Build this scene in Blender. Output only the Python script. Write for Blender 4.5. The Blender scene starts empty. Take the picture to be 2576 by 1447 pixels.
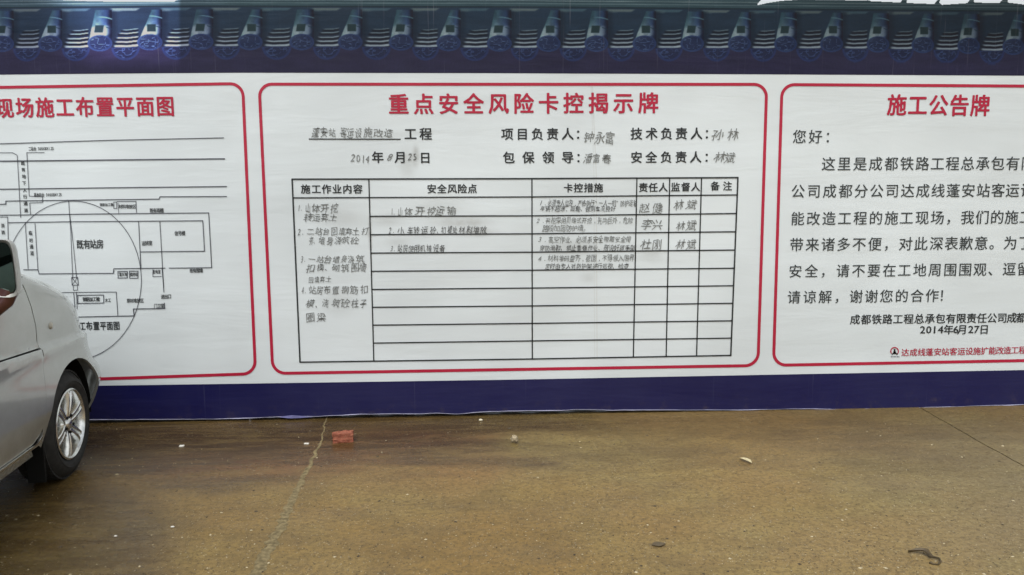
import bpy, bmesh, math, random
import numpy as np
from mathutils import Vector, Matrix, noise
from mathutils.geometry import delaunay_2d_cdt
random.seed(7)
rng = np.random.default_rng(7)
S = bpy.context.scene
COL = S.collection

# ------------------------------------------------------------------ camera
FPX, PCX, PCY = 2080.0, 1288.0, 723.5          # focal length and centre, in pixels of a 2576 wide picture
PITCH, ROLL, YAW = 0.1343534, -0.0046267, 0.0522348
D = 5.48                                        # metres from the lens to the hoarding
H = 0.2962 * D                                  # height of the lens
cy_, sy_ = math.cos(YAW), math.sin(YAW)
fwd = Vector((sy_*math.cos(PITCH), cy_*math.cos(PITCH), -math.sin(PITCH)))
rgt0 = Vector((cy_, -sy_, 0)); up0 = rgt0.cross(fwd)
rgt = rgt0*math.cos(ROLL) + up0*math.sin(ROLL)
upv = -rgt0*math.sin(ROLL) + up0*math.cos(ROLL)
CAMP = Vector((0, -D, H))
cam_d = bpy.data.cameras.new('camera'); cam = bpy.data.objects.new('camera', cam_d); COL.objects.link(cam)
m = Matrix((rgt, upv, -fwd)).transposed().to_4x4(); m.translation = CAMP
cam.matrix_world = m
cam_d.sensor_width = 36.0; cam_d.lens = 36.0*FPX/2576.0
cam_d.clip_start = 0.05; cam_d.clip_end = 2000
S.camera = cam

# ------------------------------------------------------------------ sky, light, exposure
SUN_EL, SUN_AZ = 58.0, 200.0                    # degrees; azimuth clockwise from +Y
w = bpy.data.worlds.new("World"); S.world = w; w.use_nodes = True
nt = w.node_tree; nt.nodes.clear()
sky = nt.nodes.new('ShaderNodeTexSky'); sky.sky_type = 'NISHITA'; sky.sun_disc = False
sky.sun_elevation = math.radians(SUN_EL); sky.sun_rotation = math.radians(SUN_AZ)
sky.dust_density = 4.0; sky.air_density = 1.3
hs = nt.nodes.new('ShaderNodeHueSaturation'); hs.inputs['Saturation'].default_value = 0.22
bg = nt.nodes.new('ShaderNodeBackground'); bg.inputs['Strength'].default_value = 0.13
wo = nt.nodes.new('ShaderNodeOutputWorld')
nt.links.new(sky.outputs[0], hs.inputs['Color']); nt.links.new(hs.outputs[0], bg.inputs['Color'])
nt.links.new(bg.outputs[0], wo.inputs['Surface'])
sun_d = bpy.data.lights.new('sun', 'SUN'); sun_d.energy = 0.8; sun_d.angle = math.radians(40); sun_d.color = (1.0, .97, .93)
sun = bpy.data.objects.new('sun', sun_d); COL.objects.link(sun)
az, el = math.radians(SUN_AZ), math.radians(SUN_EL)
sdir = Vector((math.sin(az)*math.cos(el), math.cos(az)*math.cos(el), math.sin(el)))
sun.rotation_euler = sdir.to_track_quat('Z', 'Y').to_euler(); sun.location = (0, -4, 12)
S.view_settings.view_transform = 'Standard'; S.view_settings.look = 'None'
S.view_settings.exposure = 0.52; S.view_settings.gamma = 1.0; S.view_settings.use_curve_mapping = False

# ------------------------------------------------------------------ measuring: photograph pixel -> place
def ray(px, py):
    return fwd + rgt*((px-PCX)/FPX) - upv*((py-PCY)/FPX)
def wall(px, py):                               # -> (x, z) on the hoarding
    d = ray(px, py); t = D/d.y
    return d.x*t, H + d.z*t
def ground(px, py, z=0.0):
    d = ray(px, py); t = (z-H)/d.z
    return CAMP.x+d.x*t, CAMP.y+d.y*t
def mpp(px, py):                                # metres per pixel on the hoarding
    a = wall(px-1, py); b = wall(px+1, py); return (b[0]-a[0])/2

# ------------------------------------------------------------------ helpers
def lin(c):
    return tuple((x/12.92 if x <= .04045 else ((x+.055)/1.055)**2.4) for x in c)
def rgb(r, g, b, k=1.0):
    return tuple(x*k for x in lin((r/255, g/255, b/255))) + (1.0,)
def link(o, parent=None):
    COL.objects.link(o)
    if parent is not None: o.parent = parent
    return o
def tag(o, label=None, cat=None, group=None, kind=None):
    if label: o['label'] = label
    if cat: o['category'] = cat
    if group: o['group'] = group
    if kind: o['kind'] = kind
    return o
def empty(name, loc=(0, 0, 0), rz=0, parent=None):
    o = bpy.data.objects.new(name, None); o.empty_display_size = .2
    o.location = loc; o.rotation_euler = (0, 0, rz)
    return link(o, parent)
def mesh_obj(name, verts, faces, mat, parent=None, smooth=None):
    me = bpy.data.meshes.new(name); me.from_pydata([tuple(v) for v in verts], [], faces); me.update()
    if mat: me.materials.append(mat)
    if smooth is not None:
        me.polygons.foreach_set('use_smooth', [True]*len(me.polygons))
        me.set_sharp_from_angle(angle=math.radians(smooth))
    return link(bpy.data.objects.new(name, me), parent)
def bm_obj(name, bm, mat, parent=None, smooth=None):
    me = bpy.data.meshes.new(name); bm.normal_update(); bm.to_mesh(me); bm.free()
    if mat: me.materials.append(mat)
    if smooth is not None:
        me.polygons.foreach_set('use_smooth', [True]*len(me.polygons))
        me.set_sharp_from_angle(angle=math.radians(smooth))
    return link(bpy.data.objects.new(name, me), parent)
def bm_box(bm, c, s, rot=None, bevel=0):
    r = bmesh.ops.create_cube(bm, size=1)['verts']
    M = Matrix.Translation(c) @ (rot.to_4x4() if rot else Matrix()) @ Matrix.Diagonal((s[0], s[1], s[2], 1))
    bmesh.ops.transform(bm, matrix=M, verts=r)
    if bevel:
        es = list({e for v in r for e in v.link_edges})
        bmesh.ops.bevel(bm, geom=es, offset=bevel, segments=2, affect='EDGES')
def bm_tube(bm, pts, rad, n=8):
    rings = []
    for i, p in enumerate(pts):
        p = Vector(p); a = Vector(pts[max(0, i-1)]); b = Vector(pts[min(len(pts)-1, i+1)])
        d = (b-a).normalized(); u = d.orthogonal().normalized() if i == 0 else (pu - d*pu.dot(d)).normalized()
        pu = u; v = d.cross(u)
        r = rad[i] if isinstance(rad, (list, tuple)) else rad
        rings.append([bm.verts.new(p + (u*math.cos(t)+v*math.sin(t))*r) for t in [2*math.pi*k/n for k in range(n)]])
    for a, b in zip(rings, rings[1:]):
        for k in range(n): bm.faces.new((a[k], a[(k+1) % n], b[(k+1) % n], b[k]))
    bm.faces.new(rings[0][::-1]); bm.faces.new(rings[-1])

# ------------------------------------------------------------------ node helpers
class N:
    def __init__(s, name):
        s.m = bpy.data.materials.new(name); s.m.use_nodes = True; s.t = s.m.node_tree
        s.b = s.t.nodes['Principled BSDF']; s.out = s.t.nodes['Material Output']
        s._co = None
    def n(s, typ, **kw):
        x = s.t.nodes.new(typ)
        for k, v in kw.items(): setattr(x, k, v)
        return x
    def l(s, a, b): s.t.links.new(a, b)
    def co(s):
        if s._co is None:
            g = s.n('ShaderNodeNewGeometry'); s._co = g.outputs['Position']
        return s._co
    def val(s, i, v):
        if hasattr(v, 'is_output') or isinstance(v, bpy.types.NodeSocket): s.l(v, i)
        else: i.default_value = v
    def noise(s, scale, detail=4, rough=.55, stretch=(1, 1, 1), off=(0, 0, 0), dist=0):
        mp = s.n('ShaderNodeMapping'); s.l(s.co(), mp.inputs['Vector'])
        mp.inputs['Scale'].default_value = stretch; mp.inputs['Location'].default_value = off
        t = s.n('ShaderNodeTexNoise'); s.l(mp.outputs[0], t.inputs['Vector'])
        t.inputs['Scale'].default_value = scale; t.inputs['Detail'].default_value = detail
        t.inputs['Roughness'].default_value = rough; t.inputs['Distortion'].default_value = dist
        return t.outputs['Fac']
    def voro(s, scale, stretch=(1, 1, 1), feature='F1', rnd=1):
        mp = s.n('ShaderNodeMapping'); s.l(s.co(), mp.inputs['Vector']); mp.inputs['Scale'].default_value = stretch
        t = s.n('ShaderNodeTexVoronoi', feature=feature); s.l(mp.outputs[0], t.inputs['Vector'])
        t.inputs['Scale'].default_value = scale; t.inputs['Randomness'].default_value = rnd
        return t
    def ramp(s, f, lo, hi, a=0.0, b=1.0, smooth=True):
        r = s.n('ShaderNodeMapRange'); r.interpolation_type = 'SMOOTHSTEP' if smooth else 'LINEAR'
        s.l(f, r.inputs['Value'])
        r.inputs['From Min'].default_value = lo; r.inputs['From Max'].default_value = hi
        r.inputs['To Min'].default_value = a; r.inputs['To Max'].default_value = b
        return r.outputs['Result']
    def math(s, op, a, b=0.0):
        x = s.n('ShaderNodeMath', operation=op); s.val(x.inputs[0], a); s.val(x.inputs[1], b); return x.outputs[0]
    def mix(s, f, a, b, mode='MIX'):
        x = s.n('ShaderNodeMix', data_type='RGBA', blend_type=mode)
        s.val(x.inputs[0], f); s.val(x.inputs[6], a); s.val(x.inputs[7], b); return x.outputs[2]
    def blob(s, c, r, soft=1.0):                # 1 inside an ellipsoid at c, fading to 0 at its edge
        mp = s.n('ShaderNodeVectorMath', operation='SUBTRACT'); s.l(s.co(), mp.inputs[0]); mp.inputs[1].default_value = c
        dv = s.n('ShaderNodeVectorMath', operation='DIVIDE'); s.l(mp.outputs[0], dv.inputs[0]); dv.inputs[1].default_value = r
        ln = s.n('ShaderNodeVectorMath', operation='LENGTH'); s.l(dv.outputs[0], ln.inputs[0])
        return s.ramp(ln.outputs['Value'], 1.0, 1.0-soft)
    def bump(s, f, dist, strength=1.0, prev=None):
        x = s.n('ShaderNodeBump'); x.inputs['Distance'].default_value = dist; x.inputs['Strength'].default_value = strength
        s.l(f, x.inputs['Height'])
        if prev is not None: s.l(prev, x.inputs['Normal'])
        return x.outputs['Normal']
    def set(s, **kw):
        for k, v in kw.items(): s.val(s.b.inputs[k.replace('_', ' ')], v)
        return s.m
def plain(name, col, rough=.6, metal=0.0, spec=.5, var=.12, scale=30, bump=0.0, coat=0.0):
    k = N(name); f = k.noise(scale)
    c2 = tuple(x*(1-var) for x in col[:3])+(1,); c3 = tuple(min(1, x*(1+var)) for x in col[:3])+(1,)
    k.set(Base_Color=k.mix(k.ramp(f, .3, .7), c2, c3), Roughness=rough, Metallic=metal)
    k.b.inputs['Specular IOR Level'].default_value = spec
    k.b.inputs['Coat Weight'].default_value = coat; k.b.inputs['Coat Roughness'].default_value = .08
    if bump: k.l(k.bump(f, bump), k.b.inputs['Normal'])
    return k.m

# vinyl sheet: one relief and one gloss shared by everything printed on it
W0 = lambda px, py: (wall(px, py)[0], 0.0, wall(px, py)[1])
def vinyl(name, col=None, attr=None, wet=0.0, rough=.42, dirt=True):
    k = N(name)
    if attr:
        a = k.n('ShaderNodeAttribute', attribute_name=attr); c = a.outputs['Color']
    else:
        x = k.n('ShaderNodeRGB'); x.outputs[0].default_value = col; c = x.outputs[0]
    tone = k.noise(0.9, 3, .5)
    c = k.mix(k.ramp(tone, .3, .7, 0, .10), c, (.0, .0, .0, 1))
    run = k.noise(60, 2, .5, (1, 1, .02))                     # rain runs down the sheet
    run2 = k.noise(7, 3, .6, (1, 1, .12), (3, 0, 0))
    rm = k.math('MULTIPLY', k.ramp(run, .60, .78), k.ramp(run2, .45, .7))
    c = k.mix(k.math('MULTIPLY', rm, wet), c, (.45, .45, .52, 1))
    weave = k.noise(260, 1, .5)
    c = k.mix(k.ramp(weave, .3, .7, 0, .05), c, (.0, .0, .0, 1))
    if dirt:                                                  # handling smudges round the written entries
        nz = k.noise(9, 5, .65, (1, 1, 1), (1, 2, 5))
        for (px, py, rx, rz, amt) in ((1046, 392, .04, .10, .75), (1025, 410, .09, .14, .35), (931, 590, .022, .17, .8),
                                      (1165, 560, .30, .06, .5), (1200, 585, .22, .05, .45), (975, 555, .18, .07, .25), (865, 550, .24, .10, .22),
                                      (850, 760, .2, .15, .2), (1440, 625, .26, .09, .3), (1100, 515, .3, .10, .2), (1480, 700, .1, .06, .2),
                                      (1640, 640, .12, .08, .12), (1000, 610, .12, .05, .2)):
            p = W0(px, py); mk = k.math('MULTIPLY', k.blob(p, (rx, 1, rz)), k.ramp(nz, .30, .68, .25, amt))
            c = k.mix(mk, c, (.24, .235, .21, 1))
        lo = k.n('ShaderNodeSeparateXYZ'); k.l(k.co(), lo.inputs[0])
        splash = k.math('MULTIPLY', k.ramp(lo.outputs[2], .16, .0), k.ramp(k.noise(14, 5, .7), .5, .8, 0, .3))
        c = k.mix(splash, c, (.12, .09, .06, 1))
    k.set(Base_Color=c, Roughness=k.ramp(k.noise(3, 4, .6), .3, .7, rough-.08, rough+.10))
    k.b.inputs['Specular IOR Level'].default_value = .45
    wv = k.noise(1.1, 2, .4, (1, 1, .7)); fw = k.noise(7, 3, .5, (.35, 1, 1.3), (2, 0, 7), .8); wr = k.noise(2.6, 4, .55, (.25, 1, 1.6), (4, 0, 1), .6)
    b1 = k.bump(wv, .07, .65); b2 = k.bump(wr, .012, .5, b1)
    b2 = k.bump(k.ramp(fw, .35, .75), .0012, .4, b2); b3 = k.bump(k.noise(420, 1, .5), .0006, .5, b2)
    k.l(b3, k.b.inputs['Normal'])
    return k.m
WHITE = vinyl('white_vinyl', (.655, .715, .735, 1))
NAVY = vinyl('navy_vinyl', (.0065, .0070, .062, 1), wet=.08, rough=.38)
RED = vinyl('red_print', (.42, .009, .042, 1))
BLACK = vinyl('black_print', (.016, .020, .022, 1), dirt=False)
GREYP = vinyl('grey_print', (.036, .044, .046, 1), dirt=False)
THIN = vinyl('plan_line_print', (.075, .082, .10, 1), dirt=False)
PEN = vinyl('pencil_grey', (.17, .18, .175, 1), dirt=False)
PEND = vinyl('pen_dark', (.085, .09, .09, 1), dirt=False)
ROOFP = vinyl('roof_photo_print', attr='Col', wet=.22, rough=.36, dirt=False); ROOFP.node_tree.nodes['Principled BSDF'].inputs['Specular IOR Level'].default_value = .22

# ================================================================== GROUND
def spot(px, py, z=0.0): x, y = ground(px, py); return (x, y, z)
def concrete(name, tint=1.0, wetadd=0.0):
    k = N(name)
    big = k.noise(.55, 4, .55, (1, 1, 1), (2, 5, 0)); mid = k.noise(3.2, 5, .6, (1, 1.8, 1), (7, 1, 0)); fine = k.noise(45, 4, .65); grain = k.noise(190, 3, .7)
    c = k.mix(k.ramp(big, .32, .68), (.240*tint, .146*tint, .040*tint, 1), (.285*tint, .225*tint, .082*tint, 1))
    c = k.mix(k.ramp(mid, .35, .7, 0, .55), c, (.125*tint, .082*tint, .030*tint, 1))
    c = k.mix(k.ramp(k.noise(.8, 4, .6, (1, 1, 1), (9, 4, 0)), .45, .62, 0, .55), c, (.27, .168, .058, 1))
    # red brick dust washed over the slab beside the broken brick
    nz = k.noise(2.4, 5, .65, (1, 2.2, 1), (0, 3, 0), .8)
    for (px, py, rx, ry, amt) in ((640, 1165, 1.05, .45, .95), (1000, 1105, 1.0, .34, .95), (1150, 1180, .9, .45, .45), (900, 1150, .6, .35, .5)):
        mk = k.math('MULTIPLY', k.blob(spot(px, py), (rx, ry, 1)), k.ramp(nz, .30, .62, .15, amt))
        c = k.mix(mk, c, (.185, .068, .030, 1))
    # darker silt streaks near the hoarding
    st = k.noise(4.5, 5, .62, (.45, 3.2, 1), (1, 0, 0), 1.0)
    for (px, py, rx, ry, amt) in ((560, 1110, 1.1, .42, .8), (740, 1085, .35, .2, .75), (1500, 1070, 1.6, .22, .5), (2200, 1085, 1.3, .3, .5), (300, 1100, .8, .5, .5)):
        mk = k.math('MULTIPLY', k.blob(spot(px, py), (rx, ry, 1)), k.ramp(st, .42, .62, .12, amt))
        c = k.mix(mk, c, (.050, .032, .017, 1))
    # greenish right-hand side
    mk = k.math('MULTIPLY', k.blob(spot(2700, 1250), (1.6, 2.4, 1)), .5)
    c = k.mix(mk, c, (.150, .155, .105, 1))
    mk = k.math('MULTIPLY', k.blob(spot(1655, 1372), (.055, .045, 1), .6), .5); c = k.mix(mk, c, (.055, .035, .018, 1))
    mk = k.math('MULTIPLY', k.blob(spot(1350, 1170), (.16, .035, 1), .8), .35); c = k.mix(mk, c, (.07, .045, .03, 1))
    # aggregate: pale and dark grains, pits
    m14 = k.noise(16, 5, .7, (1, 1.5, 1), (3, 3, 0)); c = k.mix(k.ramp(m14, .48, .70, 0, .55), c, (.085, .052, .018, 1)); c = k.mix(k.ramp(m14, .46, .28, 0, .35), c, (.27, .215, .10, 1))
    c = k.mix(k.ramp(fine, .42, .66, 0, .6), c, (.085*tint, .056*tint, .022*tint, 1))
    v = k.voro(85, (1, 1, 1)); vs = k.n('ShaderNodeSeparateColor'); k.l(v.outputs['Color'], vs.inputs[0])
    agg = k.math('MULTIPLY', k.ramp(v.outputs['Distance'], .42, .18), k.ramp(vs.outputs[0], .87, .92))
    c = k.mix(k.math('MULTIPLY', agg, .7), c, (.40, .35, .24, 1))
    pit = k.math('MULTIPLY', k.ramp(v.outputs['Distance'], .5, .2), k.ramp(vs.outputs[1], .86, .90))
    c = k.mix(k.math('MULTIPLY', pit, .7), c, (.045, .030, .016, 1))
    c = k.mix(k.ramp(grain, .38, .66, 0, .38), c, (.27*tint, .205*tint, .10*tint, 1))
    # wet film: smooth where water lies, matt where the grain stands out
    wn = k.noise(1.6, 4, .6, (.7, 1.4, 1), (3, 9, 0))
    wet = k.ramp(wn, .36, .66, .0, 1.0)
    nearw = k.blob(spot(420, 1180), (1.9, 1.1, 1), .8)
    wet = k.math('MAXIMUM', wet, nearw)
    rough = k.n('ShaderNodeMapRange'); k.l(wet, rough.inputs[0]); rough.inputs['To Min'].default_value = .62; rough.inputs['To Max'].default_value = .36
    # rain-soaked by banner and van; wall shade and van reflection painted in too
    sy = k.n('ShaderNodeSeparateXYZ'); k.l(k.co(), sy.inputs[0])
    edge = k.math('ADD', sy.outputs[1], k.ramp(k.noise(1.3, 5, .62, (.55, 1.6, 1), (5, 2, 0), .5), .25, .75, -.55, .55))
    soak_shade = k.math('MAXIMUM', k.math('MULTIPLY', k.ramp(edge, -1.35, -.40), k.ramp(sy.outputs[0], -.2, 1.2, 1.0, .45)), k.math('MULTIPLY', k.blob((-2.35, -2.6, 0), (1.3, 1.9, 1), .25), .85))
    soak_shade = k.math('MAXIMUM', soak_shade, k.math('MULTIPLY', k.blob(spot(470, 1115), (1.7, .85, 1), .7), 1.0))
    c = k.mix(k.math('MULTIPLY', soak_shade, k.ramp(st, .3, .65, .55, .85)), c, (.038, .021, .007, 1))
    pud = k.math('MULTIPLY', k.blob(spot(70, 1245), (.55, .26, 1), .5), k.ramp(mid, .35, .6))
    k.l(wet, rough.inputs[0])
    rg0 = k.mix(k.math('MULTIPLY', soak_shade, k.ramp(m14, .62, .40, .55, 1.0)), rough.outputs[0], (.15, .15, .15, 1))
    rgh = k.mix(pud, rg0, (.06, .06, .06, 1))
    k.set(Base_Color=c, Roughness=rgh); k.b.inputs['Specular IOR Level'].default_value = .27
    hgt = k.math('ADD', k.math('MULTIPLY', fine, .6), k.math('MULTIPLY', grain, .5))
    hgt = k.math('SUBTRACT', k.math('ADD', hgt, k.math('MULTIPLY', agg, .4)), k.math('MULTIPLY', pit, .6))
    hgt = k.math('MULTIPLY', hgt, k.math('SUBTRACT', 1.0, k.math('MULTIPLY', soak_shade, .72)))
    b1 = k.bump(k.noise(4, 3, .5), .010, .25)
    b2 = k.bump(hgt, .006, .85, b1)
    k.l(b2, k.b.inputs['Normal'])
    return k.m
CONC = concrete('wet_concrete')
DARKJ = plain('joint_dirt', (.028, .022, .013), .8)
FILL = plain('joint_mortar', (.190, .152, .080), .85, spec=.15, var=.35, scale=45, bump=.004)

yard = mesh_obj('ground', [(-300, -300, -.012), (300, -300, -.012), (300, 300, -.012), (-300, 300, -.012)], [(0, 1, 2, 3)], CONC)
tag(yard, 'brown wet concrete yard in front of the banner', kind='structure')
def jitter_line(a, b, n, amp, seed=0):
    out = []
    for i in range(n+1):
        t = i/n; x = a[0]+(b[0]-a[0])*t; y = a[1]+(b[1]-a[1])*t
        d = Vector((b[0]-a[0], b[1]-a[1])).normalized()
        o = (noise.noise(Vector((t*n*.35, seed*3.3, 0)))*amp + noise.noise(Vector((t*n*.09, seed*5.1+9, 0)))*amp*1.5)
        out.append((x-d.y*o, y+d.x*o))
    return out
JL = [ground(*p) for p in ((819, 1060), (815, 1085), (790, 1150), (745, 1240), (712, 1310), (672, 1390), (632, 1470))]
def refine(P, n, amp, seed):
    o = []
    for a, b in zip(P, P[1:]):
        o += jitter_line(a, b, n, 0, seed)[:-1]
    o.append(P[-1])
    r = []
    for i, p in enumerate(o):
        a = o[max(0, i-1)]; b = o[min(len(o)-1, i+1)]; d = Vector((b[0]-a[0], b[1]-a[1])).normalized()
        q = noise.noise(Vector((i*.45, seed, 0)))*amp + noise.noise(Vector((i*.13, seed+4, 0)))*amp
        r.append((p[0]-d.y*q, p[1]+d.x*q))
    return r
j0 = JL[0]; j1 = JL[-1]; dx = Vector((j1[0]-j0[0], j1[1]-j0[1])).normalized()
JLf = [(j0[0]-dx.x*.5, .45)] + JL + [(j1[0]+dx.x*4, j1[1]+dx.y*4)]
JA = refine(JLf, 14, .018, 1.0)
jb0 = ground(2325, 1032); jb1 = ground(2590, 1182); d2 = Vector((jb1[0]-jb0[0], jb1[1]-jb0[1])).normalized()
JBf = [(jb0[0]-d2.x*.5, jb0[1]-d2.y*.5), jb0, jb1, (jb1[0]+d2.x*3.5, jb1[1]+d2.y*3.5)]
JB = refine(JBf, 22, .006, 2.0)
def slab(poly, z=0.0):
    bm = bmesh.new(); vs = [bm.verts.new((x, y, z)) for x, y in poly]; f = bm.faces.new(vs)
    if f.normal.z < 0: f.normal_flip()
    ex = bmesh.ops.extrude_face_region(bm, geom=[f])
    for v in [g for g in ex['geom'] if isinstance(g, bmesh.types.BMVert)]: v.co.z -= .011
    bmesh.ops.recalc_face_normals(bm, faces=bm.faces)
    return bm_obj('concrete_slab', bm, CONC, yard)
def off(P, o):
    r = []
    for i, p in enumerate(P):
        a = P[max(0, i-1)]; b = P[min(len(P)-1, i+1)]; d = Vector((b[0]-a[0], b[1]-a[1])).normalized()
        r.append((p[0]-d.y*o, p[1]+d.x*o))
    return r
slab([(-9, .45)] + off(JA, -.004) + [(-9, JA[-1][1])])
slab(off(JA, .004) + [(JB[-1][0]-.0, JA[-1][1])] + off(JB, -.004)[::-1])
slab(off(JB, .005) + [(9, JB[-1][1]), (9, JB[0][1])])
# worn mortar smeared along the left joint
bm = bmesh.new(); prev = None
Jm = []
for a, b in zip(JA, JA[1:]): Jm += [a, ((a[0]+b[0])/2, (a[1]+b[1])/2)]
Jm.append(JA[-1])
L = len(Jm)
for i, p in enumerate(Jm):
    a = Jm[max(0, i-1)]; b = Jm[min(L-1, i+1)]; d = Vector((b[0]-a[0], b[1]-a[1])).normalized()
    wl = .011 + .020*(noise.noise(Vector((i*.31, 7, 0)))) + .006*random.random()
    wr_ = .010 + .018*(noise.noise(Vector((i*.27, 17, 0)))) + .006*random.random()
    wl = max(wl, .006); wr_ = max(wr_, .006)
    near = min(1.0, max(0.0, (-p[1]-.35)/1.6)); wl = .004+(wl+.010)*near; wr_ = .004+(wr_+.008)*near
    r = [bm.verts.new((p[0]-d.y*o, p[1]+d.x*o, z)) for o, z in ((-max(wl, .001), .0008), (-wl*.45, .0026+.0015*random.random()), (wr_*.4, .0022+.0015*random.random()), (max(wr_, .001), .0008))]
    if prev:
        for k in range(3): bm.faces.new((prev[k], r[k], r[k+1], prev[k+1]))
    prev = r
o = bm_obj('joint_mortar', bm, FILL, yard, 60)
# dirt lying in the right joint
bm = bmesh.new(); prev = None
for p in JB:
    r = [bm.verts.new((p[0]-.008, p[1]+.004, -.004)), bm.verts.new((p[0]+.008, p[1]-.004, -.004))]
    if prev: bm.faces.new((prev[0], r[0], r[1], prev[1]))
    prev = r
bm_obj('joint_dirt', bm, DARKJ, yard)

# grit: uncountable
def grit(name, n, mat, smin, smax, flat, label):
    vs = []; fs = []
    base = [Vector(v) for v in ((1, 0, 0), (0, 1, 0), (-1, 0, 0), (0, -1, 0), (0, 0, 1))]
    for i in range(n):
        px = random.uniform(-60, 2640); py = 1062+(1470-1062)*random.random()**.8
        x, y = ground(px, py)
        if y > -.03: continue
        s = random.uniform(smin, smax)*(1+1.3*(random.random() < .08)); a = random.random()*6.3
        ex = random.uniform(.6, 1.6)
        k = len(vs)
        for b in base:
            q = Vector((b.x*ex, b.y, b.z*flat)); q = Vector((q.x*math.cos(a)-q.y*math.sin(a), q.x*math.sin(a)+q.y*math.cos(a), q.z))
            vs.append((x+q.x*s*random.uniform(.75, 1.25), y+q.y*s*random.uniform(.75, 1.25), q.z*s+.0005))
        fs += [(k, k+1, k+4), (k+1, k+2, k+4), (k+2, k+3, k+4), (k+3, k, k+4)]
    o = mesh_obj(name, vs, fs, mat); tag(o, label, name, kind='stuff'); return o
grit('pale_grit', 1500, plain('pale_stone', (.42, .36, .23), .6), .0013, .0036, .5, 'pale grit scattered over the wet concrete')
grit('dark_grit', 2400, plain('dark_stone', (.05, .036, .020), .6), .0012, .0038, .5, 'dark grit scattered over the wet concrete')

# ================================================================== HOARDING AND BANNER
hoard = empty('hoarding_wall', (0, .06, 0))
tag(hoard, 'long steel site hoarding that carries the printed banner', 'hoarding')
STEEL = plain('galvanised_steel', (.36, .38, .39), .5, .6)
SHEET = plain('hoarding_sheet', (.24, .27, .30), .55, .2)
XL, XR = -9.0, 9.0
for i in range(12):                                        # corrugated sheets, 1.5 m each
    bm = bmesh.new(); x0 = XL + i*1.5; n = 24; a = []; b = []
    for k in range(n+1):
        x = x0 + 1.494*k/n; y = -.012*(1 if (k//2) % 2 else -1)
        a.append(bm.verts.new((x, y, -.005))); b.append(bm.verts.new((x, y, 2.56)))
    for k in range(n): bm.faces.new((a[k], a[k+1], b[k+1], b[k]))
    bm_obj('steel_sheet', bm, SHEET, hoard)
for i in range(7):
    bm = bmesh.new(); bm_box(bm, (XL+i*3, .055, 1.29), (.06, .06, 2.58), bevel=.004); bm_obj('post', bm, STEEL, hoard)
for z in (.35, 1.4, 2.45):
    bm = bmesh.new(); bm_box(bm, (0, .115, z), (18, .05, .05)); bm_obj('rail', bm, STEEL, hoard)

banner = empty('printed_banner', (0, 0, 0))
tag(banner, 'white and navy printed vinyl banner with three Chinese site notices below a printed tiled eave', 'banner')
cnt_layer = {'base': 0.0, 'band': -.0012, 'frame': -.0024, 'ink': -.0036, 'pen': -.0044}
def wv(px, py, layer): x, z = wall(px, py); return (x, cnt_layer[layer], z)
def interp(P, x):
    xs = [p[0] for p in P]; ys = [p[1] for p in P]
    if x < xs[0]: return ys[0] + (x-xs[0])*(ys[1]-ys[0])/(xs[1]-xs[0])
    if x > xs[-1]: return ys[-1] + (x-xs[-1])*(ys[-1]-ys[-2])/(xs[-1]-xs[-2])
    return float(np.interp(x, xs, ys))
TOPB = [(0, 188), (300, 185), (600, 183), (1200, 184), (1900, 187), (2576, 190.5)]     # navy / white, upper
LOWB = [(240, 970.5), (700, 964), (1300, 955), (1900, 943.5), (2576, 931)]             # white / navy, lower
EDGE = [(0, 1057), (230, 1055.5), (543, 1054), (640, 1051), (700, 1048), (800, 1047), (900, 1042), (994, 1040.5), (1060, 1041), (1100, 1038.5), (1150, 1041.5), (1200, 1037),
        (1244, 1034.5), (1320, 1033), (1420, 1032), (1450, 1029.5), (1501, 1030), (1540, 1032), (1600, 1031), (1700, 1031), (1789, 1031), (1880, 1031), (1960, 1029), (2040, 1028), (2133, 1030), (2180, 1028.5), (2227, 1029), (2330, 1025), (2450, 1021), (2576, 1017.5)]
# white field
SX0, SX1 = -1400, 4000
def strip(name, top, bot, mat, layer, parent, x0=SX0, x1=SX1, step=20):
    vs = []; fs = []; n = int((x1-x0)/step)
    for i in range(n+1):
        x = x0+(x1-x0)*i/n; vs.append(wv(x, top(x), layer)); vs.append(wv(x, bot(x), layer))
    for i in range(n): fs.append((2*i+1, 2*i+3, 2*i+2, 2*i))
    return mesh_obj(name, vs, fs, mat, parent)
def extz(P, x0=200, x1=2400):        # outside the picture go on level with the hoarding
    zl = wall(x0, interp(P, x0))[1]; zr = wall(x1, interp(P, x1))[1]
    def f(x):
        if -60 <= x <= 2640: return interp(P, x)
        z = zl if x < 0 else zr; e = -60 if x < 0 else 2640
        z = wall(e, interp(P, e))[1]
        lo, hi = -400, 2500
        for _ in range(40):
            mid = (lo+hi)/2
            if wall(x, mid)[1] > z: lo = mid
            else: hi = mid
        return (lo+hi)/2
    return f
fT, fL, fE = extz(TOPB), extz(LOWB), extz(EDGE)
strip('white_field', lambda x: fT(x)-1, lambda x: fL(x)+1, WHITE, 'base', banner)
strip('navy_border', fL, fE, NAVY, 'band', banner, step=8)
# rolled hem at the foot of the sheet
HEM = plain('hem_vinyl', (.26, .26, .36), .35, var=.6, scale=3)
bm = bmesh.new(); pts = []
for i in range(0, 380):
    px = -700 + i*12; x, z = wall(px, fE(px)); pts.append((x, -.006+.004*noise.noise(Vector((i*.2, 0, 0))), z+.0025*noise.noise(Vector((i*.31, 5, 0)))))
bm_tube(bm, pts, [.0022+.0022*max(0, noise.noise(Vector((i*.16, 2, 0)))+.25) for i in range(len(pts))], 6)
bm_obj('hem', bm, HEM, banner, 60)
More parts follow.
